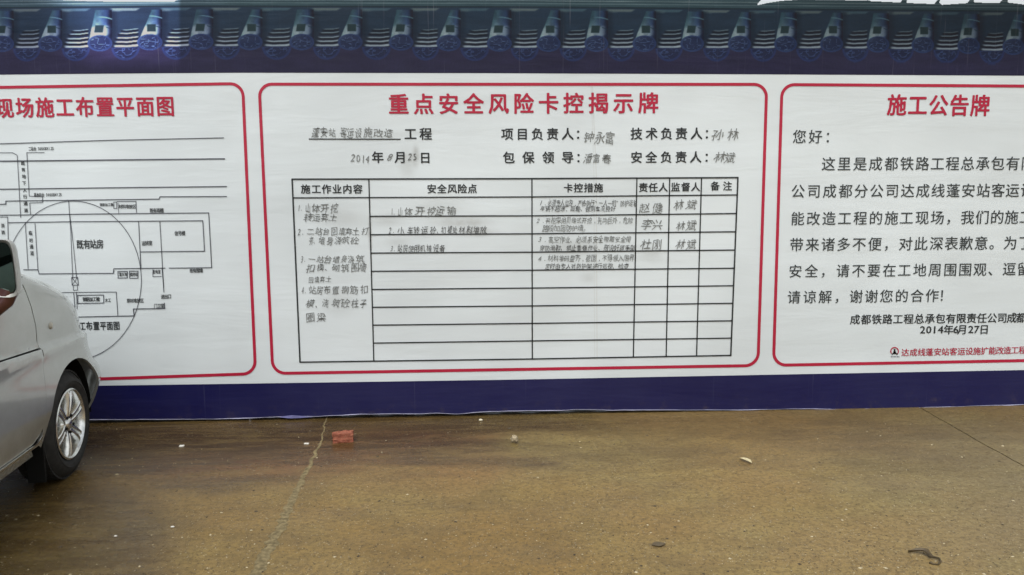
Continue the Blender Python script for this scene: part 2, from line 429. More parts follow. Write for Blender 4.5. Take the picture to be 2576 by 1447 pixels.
# turned-up corner of the sheet (paler reverse side)
FOLD = plain('vinyl_reverse', (.10, .10, .24), .4)
P = [(695, 1049), (738, 1042), (792, 1049)]
a, b, c = [wall(*q) for q in P]
mesh_obj('folded_flap', [(a[0], -.004, a[1]), (b[0], -.022, b[1]), (c[0], -.004, c[1]), (b[0]-.01, -.03, a[1]-.004)], [(0, 3, 1), (1, 3, 2)], FOLD, banner)

# --- the printed photograph of an eave (flat print: colours painted into the sheet, piece by piece)
CAPS = [(-368, 118), (-243, 115), (-118, 112.5), (5, 110.5), (126.4, 110), (251.4, 109), (377, 106.5), (505.6, 105.5), (629, 106), (759, 106), (881, 106), (1009, 106.8), (1128.5, 108.5), (1256, 109.5), (1380, 110), (1500, 110), (1621, 110), (1741, 110), (1860, 110.5), (1976, 111), (2091.6, 111), (2208.4, 112), (2321, 113.5), (2436.5, 115.5), (2549, 118), (2661, 121), (2772, 124)]
CX_ = np.array([c[0] for c in CAPS]); CY_ = np.array([c[1] for c in CAPS])
gx = np.arange(-300, 2721, 1.55); gy = np.concatenate([np.arange(-30, 156, 1.3), [160, 166, 172, 178, 184]])
NX, NY = len(gx), len(gy)
X2, Y2 = np.meshgrid(gx, gy)
idx = np.clip(np.searchsorted(CX_, X2)-1, 0, len(CX_)-2)         # cell between cap idx and idx+1
def sm(e0, e1, x): t = np.clip((x-e0)/(e1-e0), 0, 1); return t*t*(3-2*t)
def vnoise(x, y, seed):
    r = np.random.default_rng(seed); T = r.random((64, 64)); xi = np.floor(x).astype(int); yi = np.floor(y).astype(int); fx = x-xi; fy = y-yi
    fx = fx*fx*(3-2*fx); fy = fy*fy*(3-2*fy); g = lambda a, b: T[a % 64, b % 64]
    return (g(xi, yi)*(1-fx)+g(xi+1, yi)*fx)*(1-fy)+(g(xi, yi+1)*(1-fx)+g(xi+1, yi+1)*fx)*fy
img = np.zeros((NY, NX, 3))
def put(mask, col):
    global img
    img = img*(1-mask[..., None]) + np.array(col, float)*mask[..., None]
cyl = np.interp(X2, CX_, CY_); V = Y2-cyl
topc = np.array([34, 54, 74.]); lowc = np.array([47, 46, 74.])
t = sm(-40, 25, V)[..., None]; img = topc*(1-t)+lowc*t
img *= (.94+.12*vnoise(X2/40, Y2/14, 3))[..., None]
kind = np.full((NY, NX), -1)                                     # which printed piece a grid point belongs to
# upper ledge and ridge
edge_w = 1.0
ly = np.interp(X2, [0, 500, 1300, 2576], [22, 18, 20, 31])       # underside of the ridge
rv = Y2-ly
put(sm(0, -4, rv), (42, 66, 76))
for (a, b, col) in ((-3.5, -1.0, (30, 46, 56)), (-9, -5, (62, 88, 98)), (-12.5, -10, (105, 128, 136)), (-16, -13, (56, 82, 92)), (-19, -17.4, (122, 142, 148)), (-24, -20, (70, 96, 104)), (-29, -26, (120, 140, 146))):
    mk = sm(a-1.2, a+.4, rv)*(1-sm(b-.4, b+1.2, rv))
    put(mk*(.55+.45*vnoise(X2/60, Y2/4, 11)), col)
# per cell pieces
for i in range(len(CAPS)-1):
    c0, c1 = CX_[i], CX_[i+1]; wd = c1-c0; s_ = wd/125.0
    if c1 < gx[0]-80 or c0 > gx[-1]+80: continue
    U = (X2-c0)/s_; B = (i % 2 == 0)
    # light ledge strip between the round tiles
    mk = sm(18, 30, U-rv*1.5)*(1-sm(98, 108, U+rv*1.5))*sm(.5, 2.5, rv)*(1-sm(6, 10, rv)); put(mk*.8, (104, 120, 122) if i % 2 else (70, 98, 112))
    mk = sm(30, 36, U+rv*1.2)*(1-sm(44, 60, U))*sm(2, 5, rv)*(1-sm(9, 12, rv)); put(mk*.5, (88, 108, 114))
    # stacked pan tile edges
    inside = sm(30, 37, U)*(1-sm(96, 100, U))
    for (dv, th, st, br) in ((-34, 1.1, 55, .45), (-25, 1.3, 47, .62), (-13.5, 1.5, 40, .75), (-3.5, 1.9, 36, .88), (7.5, 3.0, 33.5, 1.0)):
        x01 = (U-65)/32; sag = -2.4*x01*x01+.25*np.sin(U*.22+i)
        d = np.abs(V-(dv+sag+1.8-(U-62)*.012)); m2 = (1-sm(th*.55, th+.7, d))*sm(st-3, st+8, U)*(1-sm(93, 99, U))
        dk = (1-sm(th+.5, th+3.4, np.abs(V-(dv+sag+5.2)))) * sm(st-6, st+2, U)*(1-sm(94, 99, U)); put(dk*.8, (20, 26, 38))
        col = np.array([150, 168, 182])*br + np.array([40, 62, 74])*(1-br); put(m2, col)
    # drip tile: half disc below the pan
    q = ((U-64.5)/36)**2+((V-11)/34)**2; rim = (1-sm(.92, 1.04, q))*sm(9, 13, V)
    put(rim, (42, 54, 96)); inn = (1-sm(.62, .74, q))*sm(12, 15, V); put(inn, (36, 44, 76))
    sc = 1-sm(.02, .11, np.abs(vnoise(U/8.5+8, V/5.5+9, 20+i % 2)-.5)); sd = 1-sm(.02, .12, np.abs(vnoise(U/8.5+8, (V-2.5)/5.5+9, 20+i % 2)-.5))
    put(inn*sd*.55, (24, 30, 56)); put(inn*sc*.8, (66, 88, 134)); put(rim*(1-sm(.0, .035, np.abs(q-.84)))*.35, (58, 80, 130))
    put(rim*(1-sm(.0, .05, np.abs(q-.99)))*.3, (60, 82, 136)); put(rim*sm(14, 8, V)*.6, (20, 28, 48))
    kind[(q < 1.02) & (V > 9) & (U > 28)] = 1000+i
    pm = (U > 34) & (U < 97) & (V > -36) & (V <= 11) & (kind < 0); kind[pm] = 2000+i
for i in range(len(CAPS)):
    c0, k0 = CX_[i], CY_[i]; wd = (CX_[min(i+1, len(CAPS)-1)]-CX_[max(i-1, 0)])/2 if 0 < i < len(CAPS)-1 else 125
    if c0 < gx[0]-80 or c0 > gx[-1]+80: continue
    s_ = wd/125.0; U = (X2-c0)/s_; V = Y2-k0; B = i % 2 == 0
    tt = np.clip(-V/80, 0, 1)
    le = (-29+33*tt) if B else (-29+17*tt); re = 30+4*tt-2*tt*tt*2
    body = sm(-1, 1.5, U-le)*(1-sm(-1.5, 1.5, U-re))*(1-sm(-6, 4, V))*sm(8, 11, Y2-np.interp(X2, [0, 500, 1300, 2576], [18, 14, 16, 27]))
    across = (U-le)/(re-le)
    shd = sm(re-3, re+2, U)*(1-sm(re+3, re+20, U))*(1-sm(0, 14, V))*sm(26, 32, Y2); put(shd*.6, (20, 34, 50))
    base = np.zeros_like(img)
    hl = np.clip(1-np.abs(across-.22)*1.35, 0, 1)**1.3; dn = sm(-82, -14, V)**1.5
    base[..., 0] = 44+82*hl*dn+20*hl; base[..., 1] = 84+66*hl*dn+20*hl-18*across; base[..., 2] = 104+54*hl*dn+14*hl+16*across
    shade = (1-.62*sm(.62, 1.0, across))*(.8+.25*dn); base *= (shade*(.9+.2*vnoise(X2/7, Y2/9, 91)))[..., None]
    img = img*(1-body[..., None])+base*body[..., None]
    band = body*sm(-46, -38, V+U*.12)*(1-sm(-20, -14, V+.010*(U**2)))*(1-sm(12, 30, U)); put(band*.55, (150, 168, 176))
    ring = body*(1-sm(.6, 2.2, np.abs(V+66-.006*U*U)))*sm(-10, 6, U); put(ring*.7, (96, 136, 150))
    crack = body*(1-sm(.5, 2., np.abs(V+41-(U-14)*.35)))*sm(13, 17, U); put(crack*.8, (22, 48, 66))
    nx = 4 if B else -2
    nt_ = (1-sm(9.5, 12.5, np.abs(U-nx-(V+36)*(.0 if B else -.15))))*(1-sm(8, 10.5, np.abs(V+36))); put(nt_, (34, 56, 62))
    tri = (1-sm(0, 2, np.abs(U-nx)-(-14-V)*.45))*sm(-27, -24, V)*(1-sm(-18, -15, V)); put(tri*.55, (96, 116, 128))
    q = (U/31)**2+(V/20.5)**2; disc = 1-sm(.94, 1.08, q); put(disc, (46, 64, 106))
    inn = 1-sm(.60, .70, q); put(inn, (36, 48, 82))
    put(disc*(1-sm(0, .07, np.abs(q-.72)))*sm(-2, -12, V)*.8, (18, 28, 54))
    sc = 1-sm(.02, .12, np.abs(vnoise(U/9+8, V/5+9, 60+i % 3)-.5)); sd = 1-sm(.02, .13, np.abs(vnoise(U/9+8, (V-2.4)/5+9, 60+i % 3)-.5))
    put(inn*sd*.6, (20, 28, 52)); put(inn*sc*.75, (82, 106, 148))
    put(disc*(1-sm(0, .05, np.abs(q-.95)))*.35*sm(-16, 6, V), (74, 98, 148)); put(disc*sm(4, -14, V)*sm(8, -24, U)*.25, (90, 112, 140)); put(disc*sm(2, 28, U)*.35, (24, 38, 74))
    kind[(q < 1.04)] = 3000+i
    kind[(body > .5) & (q >= 1.04)] = 3000+i
V = Y2-cyl
# sky glare at the upper left, painted into the print colours
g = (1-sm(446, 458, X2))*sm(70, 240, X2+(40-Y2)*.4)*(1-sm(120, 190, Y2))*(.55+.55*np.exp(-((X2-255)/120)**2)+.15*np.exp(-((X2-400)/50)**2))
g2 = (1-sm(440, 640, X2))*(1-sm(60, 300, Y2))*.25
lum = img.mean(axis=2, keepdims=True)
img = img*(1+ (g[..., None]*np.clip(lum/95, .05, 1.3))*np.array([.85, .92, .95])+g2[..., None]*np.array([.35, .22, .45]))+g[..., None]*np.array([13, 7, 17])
img *= (1-.30*sm(1500, 2600, X2)*(1-sm(60, 200, Y2)) * 1.0)[..., None]
img *= (.95+.10*rng.random((NY, NX)))[..., None]
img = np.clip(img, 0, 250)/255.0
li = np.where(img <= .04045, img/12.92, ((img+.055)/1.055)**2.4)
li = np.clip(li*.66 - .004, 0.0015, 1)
# cut out above the ridge: notches in the sheet's upper edge with sky behind
def topedge(x):
    if 118 < x < 452: return 1.0 + 5.5*sm(118, 300, x) - .5
    if 1825 < x < 2165: return float(np.interp(x, [1825, 1850, 1900, 1960, 2165], [14, 10, 4, 1, 1]))
    if 2165 <= x: return float(np.interp(x, [2165, 2576], [4, 12]))
    return -60
WHT = [(1850, -8, 1905, 12, 1960, -8)]
gaps = [[(1905, 12.8), (1930, 7), (1965, 1.6), (2005, -1), (2005, -30), (1940, -30)],
        [(1990, -2), (2090, -1), (2180, 1.2), (2186, -30), (1990, -30)],
        [(2192, 2.5), (2264, 6), (2271, -4), (2275, -30), (2184, -30), (2184, 0)],
        [(2281, 7), (2349, 9.7), (2360, -4), (2364, -30), (2288, -30), (2283, 0)],
        [(2364, 6), (2370, 11.7), (2432, 7.5), (2440, -3), (2444, -30), (2372, -30)],
        [(2450, 4), (2455, 6), (2513, 7.5), (2522, -3), (2526, -30), (2456, -30)],
        [(2535, 6), (2576, 10.8), (2640, 13), (2640, -30), (2540, -30)],
        [(118, -2), (240, 3.5), (340, 5), (438, 4.5), (452, -6), (452, -30), (118, -30)]]
def inpoly(x, y, P):
    c = np.zeros_like(x, bool); j = len(P)-1
    for i in range(len(P)):
        xi, yi = P[i]; xj, yj = P[j]
        if yi != yj: c ^= ((yi > y) != (yj > y)) & (x < (xj-xi)*(y-yi)/(yj-yi)+xi)
        j = i
    return c
hole = np.zeros((NY, NX), bool)
for gp in gaps: hole |= inpoly(X2, Y2, gp)
co3 = np.zeros((NY, NX, 3))
rv_, uv_, fv_ = np.array(rgt), np.array(upv), np.array(fwd)
dd = fv_ + ((X2-PCX)/FPX)[..., None]*rv_ - ((Y2-PCY)/FPX)[..., None]*uv_
tt = D/dd[..., 1]; co3[..., 0] = dd[..., 0]*tt; co3[..., 1] = -.0012; co3[..., 2] = H+dd[..., 2]*tt
yT = np.array([fT(x) for x in gx])
fk = kind[:-1, :-1]; keep = ~(hole[:-1, :-1] | hole[1:, :-1] | hole[:-1, 1:] | hole[1:, 1:])
# last row sits on the navy / white boundary
for j, x in enumerate(gx):
    a = wall(x, yT[j]+.2); co3[-1, j, 0] = a[0]; co3[-1, j, 2] = a[1]
ids = np.arange(NX*NY).reshape(NY, NX)
def piece(name, mask):
    yy, xx = np.nonzero(mask & keep)
    if len(yy) < 6: return None
    q = np.stack([ids[yy+1, xx], ids[yy+1, xx+1], ids[yy, xx+1], ids[yy, xx]], 1)
    u, inv = np.unique(q, return_inverse=True); q = inv.reshape(q.shape)
    me = bpy.data.meshes.new(name)
    me.vertices.add(len(u)); me.vertices.foreach_set('co', co3.reshape(-1, 3)[u].ravel())
    me.loops.add(q.size); me.loops.foreach_set('vertex_index', q.ravel().astype(np.int32))
    me.polygons.add(len(q)); me.polygons.foreach_set('loop_start', np.arange(0, q.size, 4, dtype=np.int32))
    me.update(calc_edges=True)
    at = me.color_attributes.new('Col', 'FLOAT_COLOR', 'POINT')
    at.data.foreach_set('color', np.concatenate([li.reshape(-1, 3)[u], np.ones((len(u), 1))], 1).ravel().astype(np.float32))
    me.materials.append(ROOFP)
    return link(bpy.data.objects.new(name, me), banner)
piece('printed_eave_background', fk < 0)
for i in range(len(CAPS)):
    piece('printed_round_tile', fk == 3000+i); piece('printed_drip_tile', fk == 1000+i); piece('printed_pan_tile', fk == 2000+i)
# plain continuation of the print outside the picture
PLAIN = vinyl('roof_print_plain', rgb(46, 56, 76), wet=.2, rough=.36, dirt=False)
for x0, x1 in ((SX0, -300), (2719, SX1)):
    strip('printed_eave_margin', lambda x: -30 if x > -300 and x < 2720 else extz([(0, -30), (2576, -30)])(x), fT, PLAIN, 'band', banner, x0, x1)

# ------------------------------------------------------------------ lettering (the font Blender carries itself)
_g = {}
tc = bpy.data.curves.new('glyph', 'FONT'); to = bpy.data.objects.new('glyph', tc); COL.objects.link(to)
def glyph(ch):
    if ch not in _g:
        tc.body = ch; tc.size = 1; tc.resolution_u = 2
        dg = bpy.context.evaluated_depsgraph_get(); dg.update()
        me = bpy.data.meshes.new_from_object(to.evaluated_get(dg))
        n = len(me.vertices); co = np.zeros(n*3); me.vertices.foreach_get('co', co)
        _g[ch] = (co.reshape(-1, 3)[:, :2].copy(), [tuple(p.vertices) for p in me.polygons])
        bpy.data.meshes.remove(me)
    return _g[ch]
C1 = 1.0062
def conv(sc, ox, oy): return lambda x, y: ((x/sc+ox)/C1, (y/sc+oy)/C1)
cA = conv(3.617, 0, 0); c4 = conv(4.02, 0, 340); c5 = conv(3.808, 0, 580)
m4 = conv(3.911, 720, 430); m5 = conv(4.519, 1330, 440); m6 = conv(3.903, 740, 300)
r7 = conv(4.019, 1960, 300); r8 = conv(3.4446, 1960, 640); ident = lambda x, y: (x, y)
def write(name, s, xs, ys, em, mat, parent, bold=0.0, cv=ident, wide=1.0, hand=0.0, layer='ink', asc=False, emc=None):
    """characters of s centred at xs (list, or first and last), ys (first and last) ; em in pixels of the 2576 picture"""
    n = len(s)
    if len(xs) == 2 and n > 2: xs = [xs[0]+(xs[1]-xs[0])*i/(n-1) for i in range(n)]
    vs = []; fs = []; single = em >= 23 and not hand and name != 'plan_label'
    for i, ch in enumerate(s):
        if ch == ' ': continue
        y = ys[0] if len(ys) == 1 else (ys[i] if len(ys) == n and n > 2 else ys[0]+(ys[-1]-ys[0])*i/max(1, n-1))
        px, py = cv(xs[i], y)
        co, pol = glyph(ch)
        if not len(co): continue
        isc = ord(ch) > 0x2000
        cxx = .5 if isc else (co[:, 0].min()+co[:, 0].max())/2
        cyy = .38 if isc else .345
        e = em*mpp(px, py); ex = e*wide
        if not isc: ex = e*wide if wide < 1 else e*(1.12 if em > 23 else 1)
        x = (co[:, 0]-cxx); z = (co[:, 1]-cyy)
        if hand:
            nb = [abs(xs[j]-xs[i])/1.0 for j in (i-1, i+1) if 0 <= j < n]; gap = (min(nb) if nb else 99)*abs(cv(1, 0)[0]-cv(0, 0)[0]); ex = e*max(.5, min(1.0, gap/em*(1.02 if isc else 1.7)))
            a = random.uniform(-.10, .06)*hand; sh = random.uniform(.02, .22)*hand; k1 = 1+random.uniform(-.14, .08)*hand; k2 = 1+random.uniform(-.10, .14)*hand
            wob = .045*hand
            x = x+wob*np.sin(z*7+i*2.1); z = z+wob*np.sin(x*6+i*1.3)
            x, z = (x*k1+z*sh), z*k2
            x, z = x*math.cos(a)-z*math.sin(a), x*math.sin(a)+z*math.cos(a)
            px += random.uniform(-.04, .04)*em*hand; py += random.uniform(-.05, .05)*em*hand
        X, Z = wall(px, py)
        if single: vs = []; fs = []; ox, oz = X, Z
        else: ox = oz = 0.0
        # heavier strokes: the same outline struck again a hair aside, each pass a tenth of a millimetre lower
        for q, (bx, bz) in enumerate([(0, 0), (1, 0), (-1, 0), (0, .75), (0, -.75), (.7, .55), (-.7, .55), (.7, -.55), (-.7, -.55)][:9 if bold else 1]):
            k = len(vs); yy = cnt_layer[layer]+.00009*q
            vs += [(X-ox+(a_+bx*bold)*ex, yy, Z-oz+(b_+bz*bold)*e) for a_, b_ in zip(x.tolist(), z.tolist())]
            fs += [tuple(v+k for v in p) for p in pol]
        if single:
            o = mesh_obj(name.replace('_text', '')+'_character', vs, fs, mat, parent); o.location = (ox, 0, oz)
    if single: return None
    o = mesh_obj(name, vs, fs, mat, parent); o['kind'] = 'stuff'; return o
def lines(name, segs, mat, parent, cv=ident, layer='ink'):
    """segs: list of (points, thickness px); each a mitred ribbon"""
    vs = []; fs = []
    for P, th in segs:
        P = [Vector(cv(*p)) for p in P]; n = len(P); k = len(vs)
        closed = (P[0]-P[-1]).length < .01 and n > 3
        if closed: P = P[:-1]; n -= 1
        for i, p in enumerate(P):
            if closed: a, b = P[i-1], P[(i+1) % n]
            else: a, b = P[max(0, i-1)], P[min(n-1, i+1)]
            d1 = (p-a).normalized() if (p-a).length > 1e-6 else (b-p).normalized()
            d2 = (b-p).normalized() if (b-p).length > 1e-6 else d1
            n1 = Vector((-d1.y, d1.x)); n2 = Vector((-d2.y, d2.x)); mt = (n1+n2)
            mt = mt.normalized() if mt.length > 1e-6 else n1
            s_ = th/2/max(.3, mt.dot(n1))
            q1 = p+mt*s_; q2 = p-mt*s_
            e = 0
            vs.append(wv(q1.x, q1.y, layer)); vs.append(wv(q2.x, q2.y, layer))
        for i in range(n if closed else n-1):
            j = (i+1) % n; fs.append((k+2*i, k+2*j, k+2*j+1, k+2*i+1))
    return mesh_obj(name, vs, fs, mat, parent)
def rounded(c, r, seg=9):
    """corner list (photo px, clockwise from top left) -> closed rounded path"""
    out = []
    n = len(c); c = [Vector(p) for p in c]
    for i in range(n):
        p = c[i]; a = (c[i-1]-p).normalized(); b = (c[(i+1) % n]-p).normalized()
        s0 = p+a*r; s1 = p+b*r
        for k in range(seg+1):
            t = k/seg; ang = t*math.pi/2
            q = p + a*r*(1-math.sin(ang)) + b*r*(1-math.cos(ang)); out.append((q.x, q.y))
        nx_ = c[(i+1) % n]; e0 = p+b*r; e1 = nx_+(p-nx_).normalized()*r
        for k in range(1, 12): q = e0.lerp(e1, k/12); out.append((q.x, q.y))
    out.append(out[0]); return out
def notice(label, corners):
    nt_ = lines('notice', [(rounded(corners, 32), 7.6)], RED, banner, layer='frame'); nt_['label'] = label
    return nt_
# middle board -----------------------------------------------------
MID = notice('red outlined middle notice with a red heading over a ruled table of handwritten entries', [(652, 212), (1928.5, 212.5), (1906.5, 919.5), (686.5, 939.5)])
write('heading', '重点安全风险卡控揭示牌', (1003, 1631), (262, 259), 53.5, RED, MID, .026, wide=.98)
T = lambda *a, **k: write('printed_text', *a, BLACK, MID, .022, **k)
T('工程', (1167, 1318), (152,), 32, cv=m6)
T('年', (843,), (383,), 31, cv=m6); T('月', (1068,), (383,), 31, cv=m6); T('日', (1312,), (388,), 30, cv=m6)
T('项目负责人：', (1276, 1314, 1352, 1390, 1428, 1462), (337.5, 337), 31)
T('包保领导：', (1280, 1329, 1379, 1428, 1463), (396.5, 396), 31)
T('技术负责人：', (1601, 1639, 1677, 1714, 1752, 1786), (336.5, 336), 31)
T('安全负责人：', (1601, 1638, 1676, 1713, 1750, 1785), (396, 395), 30)
lines('underline', [([(777, 350), (1008, 350.5)], 2.8)], BLACK, MID)
h = lambda s, xs, ys, em, cv, mat=PEN, **k: write('handwritten_entry', s, xs, ys, em, mat, MID, 0.0, cv=cv, hand=1.0, layer='pen', **k)
h('蓬安站客运设施改造', (232, 315, 392, 505, 578, 655, 750, 850, 950), (140, 140), 25, m6)
h('2014', (598, 650, 697, 742), (392, 405), 27, m6); h('8', (968,), (385,), 26, m6); h('25', (1165, 1210), (383,), 23, m6, PEND)
h('钟永富', (1481, 1508, 1534), (346, 347), 30, ident); h('潘富春', (1480, 1501, 1527), (399, 400), 25, ident)
h('孙林', (1806, 1843), (339,), 31, ident); h('林斌', (1810, 1837), (396,), 28, ident)
rows_l = [498, 544.3, 590.5, 636.8, 682.5, 728.2, 773, 818, 863]
rows_m = [495.5, 543, 588.2, 634.4, 679.7, 724.6, 769.5, 813.5, 857.5]
rows_r = [490.5, 537.3, 583.1, 629, 674.8, 718.8, 763, 807, 850.5]
cols = [((735, 451), (755, 911)), ((928, 450.7), (940.5, 908)), ((1338, 449.5), (1339, 903)), ((1602, 448.5), (1593, 899)), ((1684.5, 448), (1675.5, 897.5)), ((1764.5, 447.6), (1752, 896)), ((1856, 447), (1838, 894))]
def xcol(k, y): (a, b), (c, d) = cols[k]; return a+(c-a)*(y-b)/(d-b)
for k, (a, b) in enumerate(cols): lines('table_rule', [([a, ((a[0]+b[0])/2, (a[1]+b[1])/2), b], 3.8 if k in (0, 6) else 3.1)], BLACK, MID)
lines('table_rule', [([(733.5, 451), (1338, 449.6), (1857.5, 447)], 3.8)], BLACK, MID)
lines('table_rule', [([(753.5, 911), (1339, 903), (1839.5, 894)], 3.4)], BLACK, MID)
for k in range(9):
    x0 = xcol(0 if k == 0 else 1, rows_l[k]); lines('table_rule', [([(x0, rows_l[k]), (1338.5, rows_m[k]), (xcol(6, rows_r[k]), rows_r[k])], 3.1)], BLACK, MID)
T('施工作业内容', (210, 315, 417, 520, 623, 727), (190, 190), 24.5, cv=m4)
T('安全风险点', (1458, 1558, 1660, 1760, 1860), (188, 187), 24.5, cv=m4)
T('卡控措施', (490, 605, 722, 835), (163, 160), 24, cv=m5)
T('责任人', (1348, 1460, 1575), (157, 155), 24, cv=m5); T('监督人', (1715, 1832, 1945), (152, 150), 23.5, cv=m5); T('备注', (2168, 2310), (140,), 23.5, cv=m5)
h('1.山体开挖', (145, 172, 230, 315, 400, 495), (375, 378), 23, m4)
h('转运弃土', (235, 320, 400, 480), (470, 472), 22, m4)
h('2.二站台回填弃土打', (150, 182, 260, 340, 415, 490, 570, 640, 710, 800), (612, 608), 21, m4)
h('夯、墙身浇筑砼', (265, 310, 375, 455, 530, 605, 695), (700, 698), 21, m4)
h('3.一站台墙身浇筑', (172, 200, 275, 355, 430, 515, 590, 660, 750), (888, 882), 21, m4)
h('扣模、砌筑围墙', (260, 360, 430, 510, 605, 695, 775), (972, 966), 22, m4)
h('回填弃土', (265, 320, 375, 440), (1088, 1080), 19, m4)
h('4.站房布置钢筋扣', (180, 208, 280, 350, 425, 505, 600, 690, 795), (1192, 1186), 22, m4)
h('模、浇筑砼柱子', (255, 335, 410, 510, 605, 700, 780), (1325, 1318), 23, m4)
h('圈梁', (781, 808), (797, 797), 26, ident)
h('1.山体开挖运输', (1065, 1090, 1145, 1225, 1340, 1455, 1545, 1655), (418, 408), 25, m4)
h('2.小车转运砼、扣模处材料堆放', (1045, 1080, 1155, 1245, 1310, 1385, 1470, 1530, 1575, 1640, 1690, 1760, 1830, 1900, 1970), (602, 598), 21, m4, PEND)
h('3.站房使用机械设备', (1060, 1090, 1145, 1200, 1255, 1312, 1370, 1430, 1500, 1560), (780, 778), 20, m4, PEND)
h('1.必须专人监控,严格执行“一人一机”防护运输', (180, 1255), (335, 338), 17, m5, PEND)
h('车辆不超速、超载、做到车况良好', (195, 1000), (398, 400), 15, m5, PEND)
h('2.开挖采用阶梯式开挖,先内后外,危险', (145, 1200), (537, 532), 17, m5)
h('路段加固防护墙。', (225, 700), (625, 625), 18, m5)
h('3.高空作业、必须系安全带戴安全帽', (165, 1180), (752, 748), 18, m5)
h('穿防滑鞋、禁止重叠作业、搭设好脚手架', (190, 1225), (850, 846), 16, m5, PEND)
h('4.材料堆码整齐,稳固,不得侵入限界', (165, 1215), (968, 962), 18, m5)
h('定时由专人对防护架进行巡视、检查', (250, 1150), (1060, 1058), 16, m5, PEND)
h('赵健', (1360, 1510), (392,), 27, m5); h('林斌', (1755, 1900), (355,), 27, m5)
h('李兴', (1385, 1505), (580,), 28, m5); h('林斌', (1775, 1900), (592,), 26, m5)
h('杜刚', (1375, 1510), (808,), 26, m5); h('林斌', (1775, 1895), (808,), 26, m5)
# seam down the sheet
SEAM = vinyl('seam_vinyl', (.60, .63, .62, 1), dirt=False)
lines('welded_seam', [([(1490, 212), (1500, 440), (1502, 905)], 1.6), ([(1487, 212), (1494, 440), (1496, 905)], 1.0)], SEAM, banner, layer='band')
# right board ------------------------------------------------------
RGT = notice('red outlined notice of large grey text at the right, cut off by the picture edge', [(1967, 213), (3400, 222), (3330, 893), (1945.5, 919)])
write('heading', '施工公告牌', (2256, 2465.4), (264, 265.5), 53.5, RED, RGT, .026, wide=.93)
t7 = lambda s, xs, ys, **k: write('printed_text', s, xs, ys, 35.5, GREYP, RGT, .006, cv=r7, **k)
t8 = lambda s, xs, ys, **k: write('printed_text', s, xs, ys, 34.5, GREYP, RGT, .006, cv=r8, **k)
ext = lambda L, k: list(L)+[L[-1]+(L[-1]-L[-2])*(i+1) for i in range(k)]
t7('您好：', (255, 418, 580), (185, 185))
t7('这里是成都铁路工程总承包有限责任', ext((550, 710, 872, 1030, 1190, 1348, 1505, 1658, 1812, 1966, 2120, 2272, 2425, 2578), 2), (462, 456))
t7('公司成都分公司达成线蓬安站客运设施扩', ext((240, 402, 562, 724, 882, 1040, 1198, 1355, 1510, 1665, 1818, 1972, 2125, 2275, 2422, 2573), 2), (740, 728))
t7('能改造工程的施工现场，我们的施工会给', ext((236, 395, 555, 714, 873, 1032, 1190, 1343, 1503, 1658, 1812, 1965, 2115, 2265, 2412, 2562), 2), (1018, 1000))
t7('带来诸多不便，对此深表歉意。为了您的', ext((226, 386, 545, 704, 862, 1021, 1178, 1335, 1490, 1648, 1800, 1950, 2103, 2255, 2400, 2548), 2), (1283, 1262))
t8('安全，请不要在工地周围围观、逗留。敬', ext((183, 322, 458, 597, 733, 867, 1002, 1133, 1268, 1400, 1533, 1663, 1792, 1920, 2048, 2172), 2), (160, 138))
t8('请谅解，谢谢您的合作！', (170, 308, 443, 578, 712, 845, 977, 1110, 1243, 1375, 1490), (386, 371))
write('printed_text', '成都铁路工程总承包有限责任公司成都分公司', ext((703, 798, 892, 985, 1077, 1170, 1262, 1355, 1447, 1538, 1628, 1718, 1808, 1897, 1985, 2070, 2152), 3), (581, 562), 26, BLACK, RGT, .016, cv=r8)
write('printed_text', '2014年6月27日', (1292, 1345, 1396, 1448, 1517, 1582, 1638, 1712, 1763, 1828), (671, 667), 25.5, BLACK, RGT, .016, cv=r8)
write('footer_text', '达成线蓬安站客运设施扩能改造工程', (1140, 1212, 1283, 1352, 1422, 1490, 1560, 1630, 1698, 1765, 1832, 1900, 1965, 2030, 2095, 2162), (869, 847), 20, RED, RGT, .012, cv=r8)
lx, lyy = r8(1047, 862)
arc = [(lx+9.6*math.cos(math.radians(a)), lyy-1-9.6*math.sin(math.radians(a))) for a in range(-38, 219, 12)]
emb = lines('railway_emblem', [(arc, 2.6)], RED, RGT)
lines('emblem_track', [([(lx, lyy-7), (lx, lyy+6)], 4.5), ([(lx-7.5, lyy+6.5), (lx, lyy+3), (lx+7.5, lyy+6.5)], 3.2), ([(lx-3.6, lyy+1), (lx+3.6, lyy+1)], 3)], BLACK, emb)
lines('emblem_caption', [([(lx-9+i*3.7, lyy+12.5), (lx-7.0+i*3.7, lyy+12.3)], 3.0) for i in range(6)], THIN, emb)
# left board (site layout plan) -------------------------------------
LFT = notice('red outlined site plan notice at the left, partly behind the van', [(-760, 232), (610.5, 210.5), (643, 940), (-700, 985)])
write('heading', '工现场施工布置平面图', [12-100, -38+50]+[62.6+50.5*i for i in range(8)], [274, 272]+[271-.55*i for i in range(8)], 53.5, RED, LFT, .026, wide=.88)
P4 = lambda P, th=1.9: lines('plan_line', [(P, th)], THIN, LFT, cv=c4)
P5 = lambda P, th=1.9: lines('plan_line', [(P, th)], THIN, LFT, cv=c5)
P4([(-900, 130), (0, 98), (1100, 62), (2280, 37)], 2.2); P4([(-900, 287), (0, 275), (1150, 262), (2290, 250)], 3.2); P4([(-900, 575), (0, 560), (1100, 545), (2310, 532)], 2.6)
P4([(-300, 716), (60, 712), (62, 680), (700, 672), (1620, 660), (1630, 636), (2310, 634)], 2.3)
P4([(-200, 190), (130, 188), (178, 215), (213, 850)], 1.5); P4([(455, 186), (275, 188), (300, 630), (435, 635), (435, 695), (305, 700), (312, 815)], 1.5)
